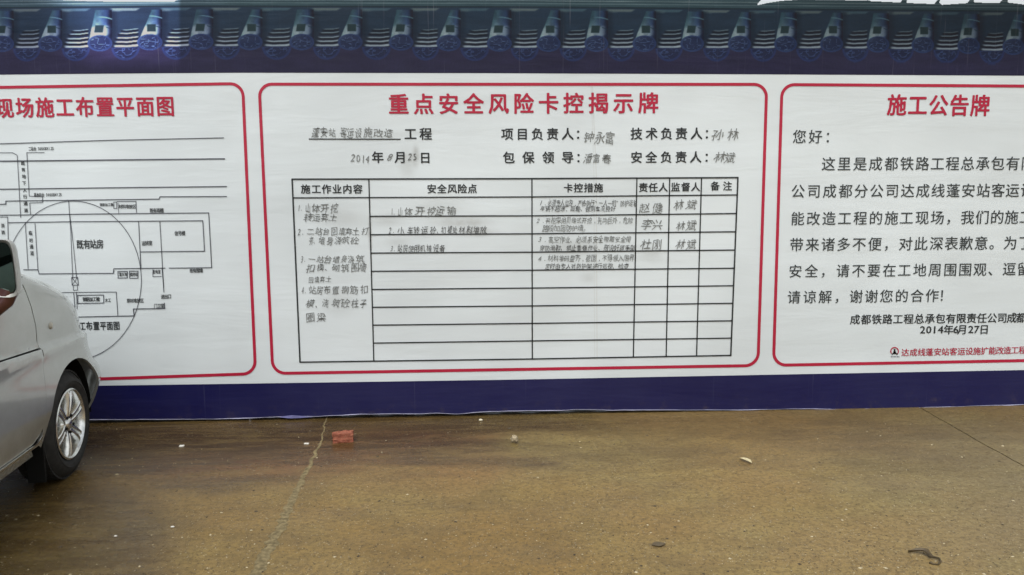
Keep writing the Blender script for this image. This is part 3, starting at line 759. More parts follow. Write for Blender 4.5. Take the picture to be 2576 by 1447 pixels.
P4([(-300, 828), (1100, 810), (2125, 800), (2155, 1357), (1720, 1362)], 2.2); P4([(1685, 1362), (1160, 1368), (1155, 1415), (400, 1420), (388, 1378), (240, 1378)], 2.2)
P4([(-100, 842), (80, 842), (95, 1400)], 1.6); P4([(85, 900), (720, 890), (2065, 880), (2082, 1190), (1430, 1197)], 2.2)
P4([(260, 905), (288, 1370)], 1.5); P4([(358, 905), (388, 1378)], 1.6)
P4([(1412, 888), (1435, 1360)], 2.0); P4([(1628, 888), (1660, 1447), (1668, 1560)], 1.8)
P4([(700, 675), (722, 1000), (742, 1470)], 1.5); P4([(712, 820), (745, 1100), (782, 1470)], 1.5)
P4([(1190, 686), (1385, 683), (1390, 800)], 1.6); P4([(1203, 700), (1210, 805)], 1.3); P4([(1160, 690), (1190, 690), (1190, 755), (1160, 755), (1160, 690)], 1.5)
P5([(1563, 370), (1582, 610)], 1.8); P5([(520, 612), (1122, 606), (1138, 835)], 1.7); P5([(712, 612), (724, 760)], 1.7); P5([(738, 612), (745, 770)], 1.5)
P5([(750, 638), (1000, 635), (1002, 712), (752, 716), (750, 638)], 2.0); P5([(700, 848), (1295, 836), (1288, 770), (1590, 765), (1585, 710)], 2.3)
P5([(1138, 410), (1230, 408), (1228, 470), (1140, 472), (1138, 410)], 2.0); P5([(1250, 405), (1332, 405), (1330, 473), (1252, 473), (1250, 405)], 2.0); P5([(1475, 385), (1475, 458), (1560, 456)], 1.5)
P5([(692, 465), (750, 465), (757, 540), (697, 540), (692, 465)], 1.8); P5([(692, 465), (757, 540)], 1.3); P5([(750, 465), (697, 540)], 1.3); P5([(707, 545), (710, 590), (750, 588), (747, 545)], 1.4)
circ = [(184+172*math.sin(math.radians(a)), 706-200*math.cos(math.radians(a))) for a in range(0, 361, 5)]
lines('plan_circle', [(circ, 1.7)], THIN, LFT)
L4 = lambda s, xs, ys, em, cv=c4, **k: write('plan_label', s, xs, ys, em, BLACK, LFT, .02, cv=cv, **k)
L4('二站台500X8X1.25', (305, 330, 357, 395, 412, 430, 448, 465, 483, 502, 515, 526, 541), (148, 145), 11, wide=.62)
L4('基本站台500X8X1.25', (360, 386, 412, 440, 478, 495, 513, 532, 550, 568, 586, 598, 608, 622), (618, 614), 11, wide=.62)
L4('既有地下人行通道', (235, 240, 245, 248, 255, 258, 262, 267), (295, 360, 430, 497, 570, 635, 705, 775), 11.5, wide=.9)
L4('临时通道', (312, 318, 322, 328), (1005, 1080, 1143, 1210), 12.5, wide=.75); L4('消防', (30, 36), (930, 998), 11.5, wide=.8)
L4('既有站房', (815, 885, 950, 1020), (1120, 1116), 25, wide=.72)
L4('钢筋加工棚', (1030, 1140), (718, 716), 8.5, wide=.8); L4('材料堆放区', (1228, 1368), (735, 735), 11.5, wide=.8); L4('既有雨棚', (1543, 1648), (776, 774), 12.5, wide=.75)
L4('信号楼', (1797, 1868), (1008, 1006), 13, wide=.75); L4('运转室', (1462, 1533), (1110, 1106), 13, wide=.75); L4('既有围墙', (1948, 2048), (1388, 1386), 12, wide=.75)
L4('配电室', (1487, 1537), (412, 411), 11, cv=c5, wide=.6); L4('蓄水池', (1162, 1212), (437, 435), 10.5, cv=c5, wide=.65); L4('搅拌机', (1267, 1317), (437, 436), 10.5, cv=c5, wide=.65)
L4('钢筋加工棚', (815, 945), (676, 674), 12.5, cv=c5, wide=.75); L4('木工', (1028, 1057), (686, 685), 11, cv=c5, wide=.7); L4('进出口', (1570, 1635), (652, 648), 12.5, cv=c5, wide=.75)
L4('原材堆放区', (1240, 1370), (690, 688), 12, cv=c5, wide=.75); L4('门卫室', (1502, 1567), (741, 739), 12.5, cv=c5, wide=.72); L4('木工棚', (585, 640), (664, 664), 9, cv=c5, wide=.7)
L4('施工布置平面图', (730, 795, 862, 930, 995, 1060, 1125), (934, 930), 24, cv=c5, wide=.7)
bpy.data.objects.remove(to)

# ================================================================== VAN
def paint(name, col, rough=.32):
    k = N(name)
    dn = k.noise(6, 5, .65, (1, 1, 1.5)); f = k.noise(700, 1, .5)
    c = k.mix(k.ramp(dn, .3, .8, 0, .18), col, (.20, .19, .15, 1))
    sp = k.n('ShaderNodeSeparateXYZ'); k.l(k.co(), sp.inputs[0])
    low = k.math('MULTIPLY', k.ramp(sp.outputs[2], .62, .22), k.ramp(k.noise(10, 5, .7), .3, .7, .25, .9))
    c = k.mix(k.math('MULTIPLY', low, .45), c, (.15, .13, .085, 1))
    k.set(Base_Color=c, Metallic=.35, Roughness=rough)
    k.b.inputs['Coat Weight'].default_value = .9; k.b.inputs['Coat Roughness'].default_value = .09
    return k.m
SILVER = paint('silver_paint', (.45, .47, .44, 1), .26)
RUBBER = plain('tyre_rubber', (.022, .022, .020), .75, var=.35, scale=25, bump=.001)
ALLOY = plain('alloy', (.74, .75, .72), .2, .9, var=.2, scale=18)
LINER = plain('dark_plastic', (.009, .009, .008), .8, spec=.2)
GLASS = plain('tinted_glass', (.012, .018, .018), .05, spec=.8, coat=1)
MIRG = plain('mirror_glass', (.12, .17, .155), .04, 1.0, var=.05)
MAROON = plain('maroon_reflection', (.075, .022, .020), .28, coat=.6)  # red reflection on the mirror arm, painted in as its colour
LENS = plain('headlamp_lens', (.5, .52, .52), .08, .3, coat=1)
AMBER = plain('pale_lamp_lens', (.42, .40, .33), .15, coat=1)
REDL = plain('tail_lamp_lens', (.35, .02, .02), .12, coat=1)
CHROME = plain('chrome_strip', (.62, .62, .58), .22, .95)

HEAD = math.radians(-4.0)
vf = Vector((math.sin(HEAD), math.cos(HEAD), 0)); vr = Vector((math.cos(HEAD), -math.sin(HEAD), 0))
WCx, WCy = ground(177, 1066, .29)
VAN0 = Vector((WCx, WCy, 0)) - vr*.815
van = empty('silver_van', VAN0, math.atan2(vf.y, vf.x))
tag(van, 'silver minivan parked nose to the banner, its front right side showing at the left', 'van')
def cub(tab, z):
    zs = [a for a, b in tab]; ys = [b for a, b in tab]; return float(np.interp(z, zs, ys))
X0T = [(.15, .10), (.30, .19), (.45, .25), (.53, .23), (.57, .15), (.62, .125), (.72, .08), (.82, .045), (.90, 0.0), (.96, -.065), (1.01, -.14), (1.06, -.25), (1.11, -.38), (1.16, -.53), (1.20, -.62), (1.30, -.76), (1.5, -1.00), (1.7, -1.24), (1.84, -1.42), (1.90, -1.55)]
AT = [(.15, .52), (.3, .58), (.7, .60), (.9, .58), (1.1, .52), (1.2, .48), (1.9, .38)]
YWT = [(.15, .765), (.22, .79), (.30, .824), (.38, .848), (.46, .866), (.56, .862), (.70, .856), (.768, .866), (.796, .838), (.90, .845), (1.0, .840), (1.10, .826), (1.17, .806), (1.22, .790), (1.5, .735), (1.75, .672), (1.84, .635), (1.90, .58)]
XR = -3.55; AR = .22
_e = np.linspace(0, math.pi/2, 400); _n = 2.25
_ux = np.sin(_e)**(2/_n); _uy = np.cos(_e)**(2/_n)
_al = np.concatenate([[0], np.cumsum(np.hypot(np.diff(_ux*.58), np.diff(_uy*.85)))]); QEND = float(_al[-1])
def smoothz(tab, z, h_=.018): return (cub(tab, z-h_)+2*cub(tab, z)+cub(tab, z+h_))/4
zc = lambda q: .785-.06*(max(min(q, .45), -1.6)+.37)        # the side crease drops towards the nose
def P3(q, z):
    x0 = smoothz(X0T, z); yw = smoothz(YWT, z-(zc(q)-.784)*max(0, 1-abs(z-.784)/.25), .006); a = smoothz(AT, z)
    if q > x0:
        t = min(q-x0, QEND); cx = float(np.interp(t, _al, _ux)); cyv = float(np.interp(t, _al, _uy))
        return (x0+a*cx, yw*cyv, z)
    xr = XR + .10*max(0, z-.9) ; 
    if q < xr+AR:
        t = (xr+AR-q); s_ = min(t/(yw+.05), 1.0); an = s_*math.pi/2
        return (xr+AR-AR*math.sin(an)**.8, yw*max(0, math.cos(an))**.55, z)
    return (q, yw, z)
def Qx(X, z):                     # plan parameter at which the surface reaches X
    x0 = smoothz(X0T, z); a = smoothz(AT, z)
    if X <= x0: return X
    return x0+float(np.interp(min((X-x0)/a, .999), _ux, _al))
def dens(P, step):
    o = []
    for i in range(len(P)):
        a = Vector(P[i]); b = Vector(P[(i+1) % len(P)]); n = max(1, int((b-a).length/step))
        o += [tuple(a.lerp(b, k/n)) for k in range(n)]
    return o
def panel(name, outline, mat, parent=van, side=1, step=.035, thick=.012, out=0.0, smooth=40, both=False):
    """outline in (q, z); side 1 = right side of the van"""
    P = dens(outline, step); n = len(P)
    xs = [p[0] for p in P]; zs = [p[1] for p in P]
    pts = [Vector(p) for p in P]
    gi = []
    nx_ = int((max(xs)-min(xs))/step)+1; nz_ = int((max(zs)-min(zs))/step)+1
    A = np.array(P)
    for i in range(nx_):
        for j in range(nz_):
            x = min(xs)+(i+.5)*step; z = min(zs)+(j+.5)*step
            if np.hypot(A[:, 0]-x, A[:, 1]-z).min() < step*.45: continue
            if inpoly(np.array([x]), np.array([z]), P)[0]: gi.append(Vector((x, z)))
    q_ = min(xs)+.01
    while q_ < max(xs)-.01:
        for dz_ in (-.026, -.012, -.003, .004, .012, .026):
            zz_ = zc(q_)+dz_
            if np.hypot(A[:, 0]-q_, A[:, 1]-zz_).min() > .008 and inpoly(np.array([q_]), np.array([zz_]), P)[0]:
                gi = [g for g in gi if (g-Vector((q_, zz_))).length > .008]; gi.append(Vector((q_, zz_)))
        q_ += step*.9
    v2, e2, f2, *_ = delaunay_2d_cdt(pts+gi, [], [list(range(n))], 1, 1e-6)
    bm = bmesh.new(); vs = []
    for v in v2:
        x, y, z = P3(v.x, v.y); vs.append(bm.verts.new((x, -y*1.0 if side == 1 else y, z)))
    for f in f2:
        try: bm.faces.new([vs[k] for k in f])
        except ValueError: pass
    bm.normal_update()
    c = Vector((sum(v.co.x for v in bm.verts)/len(bm.verts), 0, .9))
    # orient outwards
    s_ = sum((f.calc_center_median()-Vector((-1.4, 0, .9))).dot(f.normal)*f.calc_area() for f in bm.faces)
    if s_ < 0:
        for f in bm.faces: f.normal_flip()
    bm.normal_update()
    if out:
        mv = [(v, v.normal.copy()) for v in bm.verts]
        for v, nn in mv: v.co += nn*out
    if thick:
        nrm = {v: v.normal.copy() for v in bm.verts}
        inner = {v: bm.verts.new(v.co-nrm[v]*thick) for v in list(nrm)}
        be = [e for e in bm.edges if e.is_boundary]
        for e in be:
            f = e.link_faces[0]; a, b = e.verts
            for l_ in f.loops:
                if l_.edge == e: a, b = l_.vert, l_.link_loop_next.vert
            bm.faces.new((b, a, inner[a], inner[b]))
    return bm_obj(name, bm, mat, parent, smooth)
G = .004
def arc_pts(cx, r, z0, a0, a1, n, rz=None):
    o = []
    for k in range(n+1):
        a = math.radians(a0+(a1-a0)*k/n); z = z0+(rz or r)*math.sin(a); X = cx+r*math.cos(a); o.append((Qx(X, z), z))
    return o
DF = [(.28, -.56), (.34, -.49), (.37, -.435), (.42, -.40), (.55, -.375), (.775, -.368), (.79, -.369), (.90, -.385), (1.0, -.405), (1.08, -.425), (1.145, -.445)]      # door front seam (z, x)
dfx = lambda z: float(np.interp(z, [a for a, b in DF], [b for a, b in DF]))
CR = .784                              # height of the side crease
for side in (1, -1):
    # fender
    arch = arc_pts(0, .368, .29, 182, 3, 26, .357)
    fen = [(dfx(z)+G, z) for z in (1.145, 1.08, 1.0, .90, .79, .775, .65, .55, .46, .42, .39)] + [(-.40, .365), (-.41, .345), (-.41, .30)] + arch + [(Qx(.40, .42), .42), (Qx(.42, .56), .56), (Qx(.42, .66), .66), (Qx(.33, .80), .80)] + [(smoothz(X0T, z)+.26, z) for z in (.88, .94, 1.0, 1.06, 1.10, 1.145)]
    panel('front_fender', fen, SILVER, side=side, step=.022)
    # front door: upper skin, lower skin, sill
    DR = -1.30
    up = [(dfx(z)-G, z) for z in (.789, .90, 1.0, 1.08, 1.145)] + [(-.52, 1.185), (DR, 1.215), (DR, zc(DR)+.003)]
    d = panel('front_door', up, SILVER, side=side)
    lo = [(-.52, .336)]+[(dfx(z)-G, z) for z in (.345, .37, .42, .55, .781)] + [(DR, zc(DR)-.003), (DR, .336)]
    dl = panel('door_lower_skin', lo, SILVER, d, side=side, out=.003)
    gl = [(-.80, 1.235), (-1.22, 1.52), (-1.32, 1.60), (-1.30, 1.235)] if False else [(-.86, 1.235), (-1.34, 1.70), (-1.30, 1.235)]
    gl = [(-.84, 1.235), (-1.16, 1.48), (-1.36, 1.66), (-1.62, 1.70), (-1.62, 1.235)]
    d2_ = panel('sliding_door', [(DR-.008, zc(DR)+.003), (DR-.008, 1.215), (-2.45, 1.225), (-2.45, zc(-3)+.003)], SILVER, side=side)
    panel('door_lower_skin', [(DR-.008, .336), (DR-.008, zc(DR)-.003), (-2.02, zc(-3)-.003), (-2.02, .336)], SILVER, d2_, side=side, out=.003)
    panel('door_lower_skin', [(-2.026, zc(-3)-.003), (-2.45, zc(-3)-.003), (-2.45, .74), (-2.03, .74)], SILVER, d2_, side=side, out=.003)
    panel('side_window', gl, GLASS, side=side, thick=.005, out=-.006)
    panel('side_window', [(-1.70, 1.24), (-1.70, 1.70), (-2.42, 1.70), (-2.42, 1.24)], GLASS, side=side, thick=.005, out=-.006)
    panel('side_window', [(-2.52, 1.24), (-2.52, 1.70), (-3.15, 1.70), (-3.25, 1.24)], GLASS, side=side, thick=.005, out=-.006)
    rear_arch = arc_pts(-2.72, .368, .29, -6, 186, 24, .357)[::1]
    # rear quarter
    rq = [(-2.456, 1.225), (-2.456, .70)] + [(q, z) for q, z in arc_pts(-2.72, .368, .29, 100, 186, 12, .357)] + [(-3.12, .26), (-4.05, .30), (-4.05, 1.215)]
    panel('rear_quarter_panel', [(-2.456, 1.225), (-2.456, .72)] + arc_pts(-2.72, .368, .29, 43, 180, 18, .40)[0:] + [(-3.12, .26), (-4.10, .28), (-4.10, 1.225)], SILVER, side=side)
    # pillars and roof rail above the waist
    panel('roof_side', [(-.60, 1.16), (-.84, 1.225), (-1.15, 1.47), (-1.37, 1.67), (-1.64, 1.712), (-3.18, 1.712), (-3.28, 1.225), (-3.70, 1.225), (-3.60, 1.88), (-1.50, 1.89), (-1.20, 1.70), (-.97, 1.50), (-.73, 1.30)], SILVER, side=side, step=.04)
    for (a, b) in ((-1.625, -1.695), (-2.425, -2.515)): panel('window_pillar', [(a, 1.22), (a, 1.715), (b, 1.715), (b, 1.22)], LINER, side=side, thick=.005, out=-.001)
    panel('waist_rail', [(-.80, 1.19), (-.83, 1.237), (-3.26, 1.243), (-3.26, 1.222), (-1.3, 1.217)], LINER, side=side, thick=.004, out=.001)
    # sill and bright strip at the door foot
    panel('sill', [(-.50, .314), (-.42, .25), (-2.32, .24), (-2.32, .314)], SILVER, side=side, out=-.006)
    panel('sill_strip', [(-.415, .352), (-.44, .318), (-2.30, .316), (-2.30, .332), (-.47, .333), (-.425, .36)], CHROME, side=side, thick=.006, out=.012, step=.02)
    # bumper and lamp
    bmp = [(q, z) for q, z in arc_pts(0, .375, .29, 20, -14, 5)] + [(Qx(.30, .17), .17), (.10+QEND, .17), (.17+QEND, .66), (Qx(.425, .655), .655), (Qx(.425, .56), .56), (Qx(.405, .42), .42)]
    panel('front_bumper', bmp, SILVER, side=side)
    panel('headlamp', [(Qx(.43, .665), .665), (Qx(.34, .80), .80), (smoothz(X0T, .87)+.27, .87), (smoothz(X0T, .87)+.70, .85), (smoothz(X0T, .70)+.78, .67)], LENS, side=side, thick=.01)
    panel('grille', [(smoothz(X0T, .70)+.79, .67), (smoothz(X0T, .85)+.72, .845), (smoothz(X0T, .85)+QEND, .845), (smoothz(X0T, .70)+QEND, .67)], LINER, side=side, thick=.01)
    panel('bonnet', [(smoothz(X0T, z)+.265, z) for z in (.88, .94, 1.0, 1.06, 1.10, 1.145)] + [(smoothz(X0T, z)+QEND, z) for z in (1.145, 1.10, 1.06, 1.0, .94, .88, .86)], SILVER, side=side, step=.026)
    panel('windscreen', [(smoothz(X0T, z)+.03+.02, z) for z in (1.17, 1.30, 1.5, 1.7, 1.82)] + [(smoothz(X0T, z)+QEND, z) for z in (1.82, 1.7, 1.5, 1.3, 1.16)], GLASS, side=side, thick=.006, step=.05)
    panel('windscreen_frame', [(smoothz(X0T, z)+QEND, z) for z in (1.90, 1.83)] + [(smoothz(X0T, z)+.05, z) for z in (1.83, 1.7, 1.5, 1.3, 1.165)] + [(smoothz(X0T, z)-.005, z) for z in (1.16, 1.30, 1.5, 1.7, 1.885)], SILVER, side=side, thick=.01, step=.05)
    # tailgate half, rear window, lamp
    panel('tailgate', [(-4.105, .30), (-4.25, .30), (-4.25, 1.225), (-4.105, 1.225)], SILVER, side=side)
    panel('rear_window', [(-3.75, 1.24), (-4.25, 1.24), (-4.25, 1.80), (-3.70, 1.80)], GLASS, side=side, thick=.005)
    panel('tail_lamp', [(-3.62, .90), (-3.78, .90), (-3.78, 1.20), (-3.62, 1.20)], REDL, side=side, thick=.01, out=.008)
    # side repeater
    p = P3(-.215, .873); bm = bmesh.new(); bmesh.ops.create_uvsphere(bm, u_segments=16, v_segments=8, radius=1)
    bmesh.ops.transform(bm, matrix=Matrix.Translation((p[0], -side*(p[1]+.001), p[2])) @ Matrix.Diagonal((.020, .010, .019, 1)), verts=bm.verts)
    bm_obj('side_lamp', bm, AMBER, van, 60)
    # door handle
    p = P3(-1.16, .98); bm = bmesh.new(); bm_box(bm, (p[0], -side*(p[1]+.014), p[2]), (.15, .022, .028), bevel=.008); bm_obj('door_handle', bm, SILVER, d, 50)
# roof
bm = bmesh.new(); nu, nv = 24, 16; gr = []
for i in range(nu+1):
    t = i/nu; x = -1.52+(-3.58+1.52)*t; row = []
    for j in range(nv+1):
        v = -1+2*j/nv; ywr = .60; zz = 1.885+.055*(1-abs(v)**2.4)*(1-(2*t-1)**4*.9)
        row.append(bm.verts.new((x, ywr*v, zz)))
    gr.append(row)
for i in range(nu):
    for j in range(nv): bm.faces.new((gr[i][j], gr[i][j+1], gr[i+1][j+1], gr[i+1][j]))
bmesh.ops.recalc_face_normals(bm, faces=bm.faces); bm_obj('roof', bm, SILVER, van, 50)
# dark inside so that no daylight shows through the seams
bm = bmesh.new(); bm_box(bm, (-1.75, 0, .70), (3.2-.6, 1.50, .96)); bm_box(bm, (.0, 0, .62), (.9, .96, .5)); bm_box(bm, (-2.3, 0, 1.5), (1.8, 1.05, .5)); bm_box(bm, (-.55, 0, .80), (.7, 1.46, .50))
bm_obj('cabin_interior', bm, LINER, van)
# wheels
def lathe(prof, n, axis_y=True):
    bm = bmesh.new(); rings = []
    for r, y in prof: rings.append([bm.verts.new((r*math.cos(2*math.pi*k/n), y, r*math.sin(2*math.pi*k/n))) for k in range(n)])
    for a, b in zip(rings, rings[1:]):
        for k in range(n): bm.faces.new((a[k], b[k], b[(k+1) % n], a[(k+1) % n]))
    return bm
def make_wheel(cx, side):
    wroot = empty('wheel', (cx, -side*.815, .29), 0 if side == 1 else math.pi, van)   # local -Y points outwards
    R = .29; rr = .192
    prof = [(rr-.004, .165), (rr+.010, .180), (rr+.035, .195), (R-.03, .195), (R-.008, .180), (R, .155), (R, .04), (R-.006, .022), (R-.022, .006), (R-.036, -.006), (rr+.045, -.011), (rr+.026, -.010), (rr+.012, .0), (rr-.002, .008), (rr-.006, .03)]
    ty = bm_obj('tyre', lathe(prof, 72), RUBBER, wroot, 40)
    bm = bmesh.new()
    for k in range(60):
        for row, y in enumerate((.035, .075, .115, .155)):
            a = 2*math.pi*(k+.5*(row % 2))/60; rot = Matrix.Rotation(-a, 3, 'Y')
            c = Vector(((R+.001)*math.cos(a), y, (R+.001)*math.sin(a)))
            bm_box(bm, c, (.009, .034, .026), rot)
    bm_obj('tread_blocks', bm, RUBBER, ty)['kind'] = 'stuff'
    bm = bmesh.new()     # rubber bead with raised ring
    b2 = lathe([(rr+.038, -.0120), (rr+.041, -.0140), (rr+.044, -.0120)], 64); bm_obj('sidewall_ring', b2, RUBBER, ty, 50); bm.free()
    rim = bm_obj('rim', lathe([(rr-.002, .004), (rr+.002, -.004), (rr-.006, -.008), (rr-.012, -.003), (rr-.016, .010), (rr-.026, .045), (rr-.030, .16)], 64), ALLOY, wroot, 35)
    bm_obj('brake_disc', lathe([(.001, .095), (.125, .095), (.125, .105), (.001, .105)], 40), plain('dull_brake', (.05, .045, .04), .6, .5), wroot, 30) if side == 1 and cx > -1 else None
    bm_obj('wheel_back', lathe([(.001, .135), (rr-.02, .135)], 32), LINER, wroot)
    for k in range(6):
        a0 = math.radians(80+60*k)
        for s_ in (-1, 1):
            bm = bmesh.new(); d_ = Vector((math.cos(a0), 0, math.sin(a0))); t_ = Vector((-math.sin(a0), 0, math.cos(a0)))
            secs = []
            for r, wd_, yo, yi, o_ in ((.040, .0115, .008, .05, .0125), (.075, .0095, .001, .045, .0140), (.12, .0085, -.003, .04, .0160), (.160, .0090, -.003, .035, .0185), (.186, .0120, .004, .035, .0220)):
                c = d_*r+t_*(s_*o_)
                secs.append([bm.verts.new(c+t_*(wd_*e)+Vector((0, y, 0))) for e, y in ((-1, yi), (-1, yo+.005), (-.55, yo), (.55, yo), (1, yo+.005), (1, yi))])
            for p_, q_ in zip(secs, secs[1:]):
                for j in range(6): bm.faces.new((p_[j], p_[(j+1) % 6], q_[(j+1) % 6], q_[j]))
            bm.faces.new(secs[0][::-1]); bm.faces.new(secs[-1]); bmesh.ops.recalc_face_normals(bm, faces=bm.faces)
            bm_obj('spoke', bm, ALLOY, rim, 40)
    bm_obj('hub', lathe([(.001, -.002), (.022, -.002), (.030, .004), (.034, .010), (.056, .010), (.064, .020), (.066, .06)], 32), ALLOY, rim, 40)
    for k in range(5):
        a = math.radians(54+72*k); bm = bmesh.new(); bmesh.ops.create_cone(bm, cap_ends=True, segments=6, radius1=.0085, radius2=.0075, depth=.016)
        bmesh.ops.transform(bm, matrix=Matrix.Translation((.047*math.cos(a), .006, .047*math.sin(a))) @ Matrix.Rotation(math.pi/2, 4, 'X'), verts=bm.verts)
        bm_obj('wheel_nut', bm, LINER, rim, 30)
    # arch liner
    bm = bmesh.new(); pr = None
    for k in range(25):
        a = math.radians(-8+196*k/24); r = [bm.verts.new((.382*math.cos(a), y, .375*math.sin(a)+.01)) for y in (.03, .32)]
        if pr: bm.faces.new((pr[0], r[0], r[1], pr[1]))
        pr = r
    o = bm_obj('arch_liner', bm, LINER, van); o.location = wroot.location; o.rotation_euler = wroot.rotation_euler
    bm = bmesh.new(); bm_box(bm, (-side*.335, .045, -.09), (.014, .085, .23)); fl = bm_obj('mud_flap', bm, LINER, van); fl.location = wroot.location; fl.rotation_euler = wroot.rotation_euler
for cx in (0.0, -2.72):
    for side in (1, -1): make_wheel(cx, side)
# underfloor
bm = bmesh.new(); bm_box(bm, (-1.5, 0, .24), (3.6, 1.1, .05)); bm_obj('floor_pan', bm, LINER, van)
# door mirrors
def mirror(side):
    mx, my, mz = -.87, .885, 1.235
    r0 = empty('door_mirror', (mx, -side*my, mz), 0, van)
    n, mm = 28, 12; bm = bmesh.new(); rings = []
    for j in range(mm+1):
        t = j/mm; dpt = .015+.11*t; k = (1-max(0, t-.12)**2.4)**.5 if t < 1 else .05
        rings.append([])
        for i in range(n):
            a = 2*math.pi*i/n; e = .32
            u = math.copysign(abs(math.cos(a))**e, math.cos(a)); v = math.copysign(abs(math.sin(a))**e, math.sin(a))
            rings[-1].append(bm.verts.new((dpt, -side*u*.098*k*(1-.08*v), v*.122*k*(1+.06*u))))
    for a_, b_ in zip(rings, rings[1:]):
        for i in range(n): bm.faces.new((a_[i], a_[(i+1) % n], b_[(i+1) % n], b_[i]))
    bm.faces.new(rings[-1]); 
    # rim returning inward round the glass
    inn = [bm.verts.new((v.co.x+.012, v.co.y*.88, v.co.z*.90)) for v in rings[0]]
    for i in range(n): bm.faces.new((rings[0][i], inn[i], inn[(i+1) % n], rings[0][(i+1) % n]))
    bmesh.ops.recalc_face_normals(bm, faces=bm.faces)
    bm_obj('mirror_housing', bm, plain('mirror_silver', (.40, .41, .385), .3, .3, coat=.6), r0, 50)
    bm = bmesh.new(); c = [bm.verts.new((.026, v.y, v.z)) for v in [Vector((0, -side*math.copysign(abs(math.cos(2*math.pi*i/n))**.32, math.cos(2*math.pi*i/n))*.088, math.copysign(abs(math.sin(2*math.pi*i/n))**.32, math.sin(2*math.pi*i/n))*.111)) for i in range(n)]]
    bm.faces.new(c); bmesh.ops.recalc_face_normals(bm, faces=bm.faces)
    gl_ = bm_obj('mirror_glass', bm, MIRG, r0); gl_.rotation_euler = (0, math.radians(-4), math.radians(-7*side))
    bm = bmesh.new(); bm_tube(bm, [(.06, -side*.045, -.10), (.05, -side*.03, -.145), (.04, side*.01, -.18), (.03, side*.06, -.20)], [.040, .036, .034, .04], 12); bm_obj('mirror_arm', bm, MAROON, r0, 60)
mirror(1); mirror(-1)

# ================================================================== LITTER
def lump(name, px, py, size, mat, label, cat, seed, amp=.35, boxy=False, sub=3, rz=0.0, ang=38, dz=0.0):
    x, y = ground(px, py); bm = bmesh.new()
    if boxy:
        bmesh.ops.create_cube(bm, size=2); bmesh.ops.subdivide_edges(bm, edges=bm.edges, cuts=9, use_grid_fill=True)
    else: bmesh.ops.create_icosphere(bm, subdivisions=sub, radius=1)
    for v in bm.verts:
        c = v.co.copy(); nn = c.normalized()
        d_ = noise.fractal(c*1.5+Vector((seed, 0, 0)), 1.0, 2.0, 5)*amp + (noise.cell(c*3.1+Vector((0, seed, 0)))-.5)*amp*.35
        v.co = c+nn*d_
        if boxy and c.z > .2 and c.x*.8-c.y < .1+seed*.02: v.co.z -= .16*abs(noise.noise(c*2.3+Vector((seed, 1, 0))))+.10*(c.x < -.2)
        v.co.x *= size[0]/2; v.co.y *= size[1]/2; v.co.z *= size[2]/2
    bmesh.ops.rotate(bm, matrix=Matrix.Rotation(rz, 3, 'Z'), verts=bm.verts)
    mz = min(v.co.z for v in bm.verts)
    for v in bm.verts: v.co.z = max(v.co.z, mz+size[2]*.08)-mz-size[2]*.08
    o = bm_obj(name, bm, mat, None, ang); o.location = (x, y, .0+dz); tag(o, label, cat); return o
k = N('brick_clay'); f = k.noise(28, 5, .7); g_ = k.noise(110, 3, .6)
c = k.mix(k.ramp(f, .3, .7), (.20, .055, .030, 1), (.38, .13, .08, 1)); c = k.mix(k.ramp(g_, .5, .7, 0, .6), c, (.42, .27, .17, 1)); c = k.mix(k.ramp(k.noise(60, 4, .7, (1, 1, 1), (4, 4, 4)), .5, .62, 0, .7), c, (.12, .03, .016, 1))
k.set(Base_Color=c, Roughness=.75); k.l(k.bump(g_, .003, .9), k.b.inputs['Normal']); BRICK = k.m; k.b.inputs['Specular IOR Level'].default_value = .25
lump('broken_brick', 863, 1110, (.125, .075, .062), BRICK, 'broken piece of red brick lying on the concrete near the banner', 'brick', 3.3, .16, True, rz=.12)
lump('stone', 1294, 1114, (.046, .042, .046), plain('buff_stone', (.30, .25, .16), .7, var=.4, scale=90), 'small round buff stone standing on the concrete below the middle notice', 'stone', 8.1, .35)
CHIP = plain('white_chip', (.75, .74, .68), .6)
lump('pebble', 1209, 1059, (.030, .020, .016), plain('cream_stone', (.62, .58, .44), .6), 'tiny cream pebble lying close under the banner edge', 'pebble', 5.5, .3, sub=2)
lump('paper_scrap', 457, 1123, (.026, .026, .006), CHIP, 'small square white scrap on the wet concrete right of the van wheel', 'scrap', 6.0, .15, True)
lump('paper_scrap', 771, 1117, (.027, .018, .005), CHIP, 'thin white scrap on the concrete just left of the broken brick', 'scrap', 9.0, .15, True)
lump('pebble', 291, 1350, (.016, .014, .008), CHIP, 'tiny white pebble on the concrete below the van wheel', 'pebble', 2.0, .2, sub=2)
lump('pebble', 434, 1327, (.020, .012, .007), CHIP, 'oblong white pebble in the lower left of the concrete', 'pebble', 4.0, .2, sub=2)
lump('stone_chip', 1282, 1079, (.026, .016, .008), plain('brown_chip', (.09, .07, .045), .7), 'dark brown chip lying just above and left of the round stone', 'stone', 12.0, .3, sub=2)
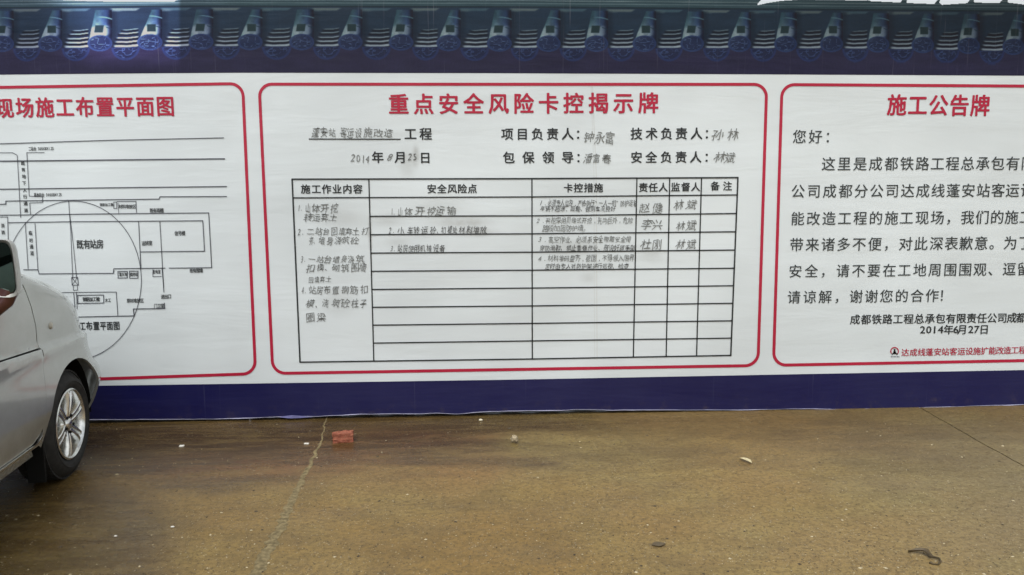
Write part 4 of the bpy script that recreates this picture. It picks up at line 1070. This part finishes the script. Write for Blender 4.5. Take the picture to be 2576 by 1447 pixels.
def leaf(name, pts, ribs, mat, label, cat, lift=.008):
    """pts: (px, py, half width m) along the leaf"""
    bm = bmesh.new(); pr = None; C_ = [Vector((*ground(a, b), 0)) for a, b, _ in pts]
    for i, (a, b, hw) in enumerate(pts):
        p = C_[i]; d_ = (C_[min(i+1, len(C_)-1)]-C_[max(i-1, 0)]).normalized(); n_ = Vector((-d_.y, d_.x, 0))
        zz = .003+lift*math.sin(math.pi*i/(len(pts)-1))
        r = [bm.verts.new(p+n_*hw*e+Vector((0, 0, zz+abs(e)*lift*.9))) for e in (-1, -.45, 0, .45, 1)]
        if pr:
            for j in range(4): bm.faces.new((pr[j], r[j], r[j+1], pr[j+1]))
        pr = r
    bmesh.ops.recalc_face_normals(bm, faces=bm.faces)
    ex = bmesh.ops.extrude_face_region(bm, geom=bm.faces[:])
    for v in [q for q in ex['geom'] if isinstance(q, bmesh.types.BMVert)]: v.co.z += .0012
    o = bm_obj(name, bm, mat, None, 50); tag(o, label, cat); return o
leaf('fallen_leaf', [(1860, 1157, .001), (1867, 1159, .011), (1875, 1162, .016), (1884, 1165, .014), (1890, 1168, .002)], 0, plain('pale_leaf', (.50, .44, .27), .55), 'small pale yellow leaf lying flat on the open concrete', 'leaf')
DRY = plain('dry_brown_leaf', (.060, .042, .018), .5, var=.4)
dl = leaf('dry_leaf', [(2284, 1392, .001), (2300, 1393, .006), (2315, 1393, .013), (2328, 1395, .016), (2336, 1402, .009), (2342, 1406, .010)], 0, DRY, 'curled dark dry leaf with a looped stalk at the lower right', 'leaf', .010)
bm = bmesh.new(); lp = [(2336, 1402), (2346, 1406), (2362, 1410), (2366, 1416), (2360, 1422), (2348, 1421), (2338, 1418)]
bm_tube(bm, [(*ground(a, b), .006+.004*math.sin(i)) for i, (a, b) in enumerate(lp)], .0045, 6); st = bm_obj('stalk', bm, DRY, dl, 60)
leaf('flat_leaf', [(1640, 1373, .002), (1648, 1372, .018), (1658, 1371, .022), (1668, 1370, .012), (1674, 1369, .001)], 0, plain('wet_leaf', (.10, .075, .040), .6), 'flat brown leaf pressed on the wet concrete at lower centre right', 'leaf', .001)
for (px, py) in ():
    pass
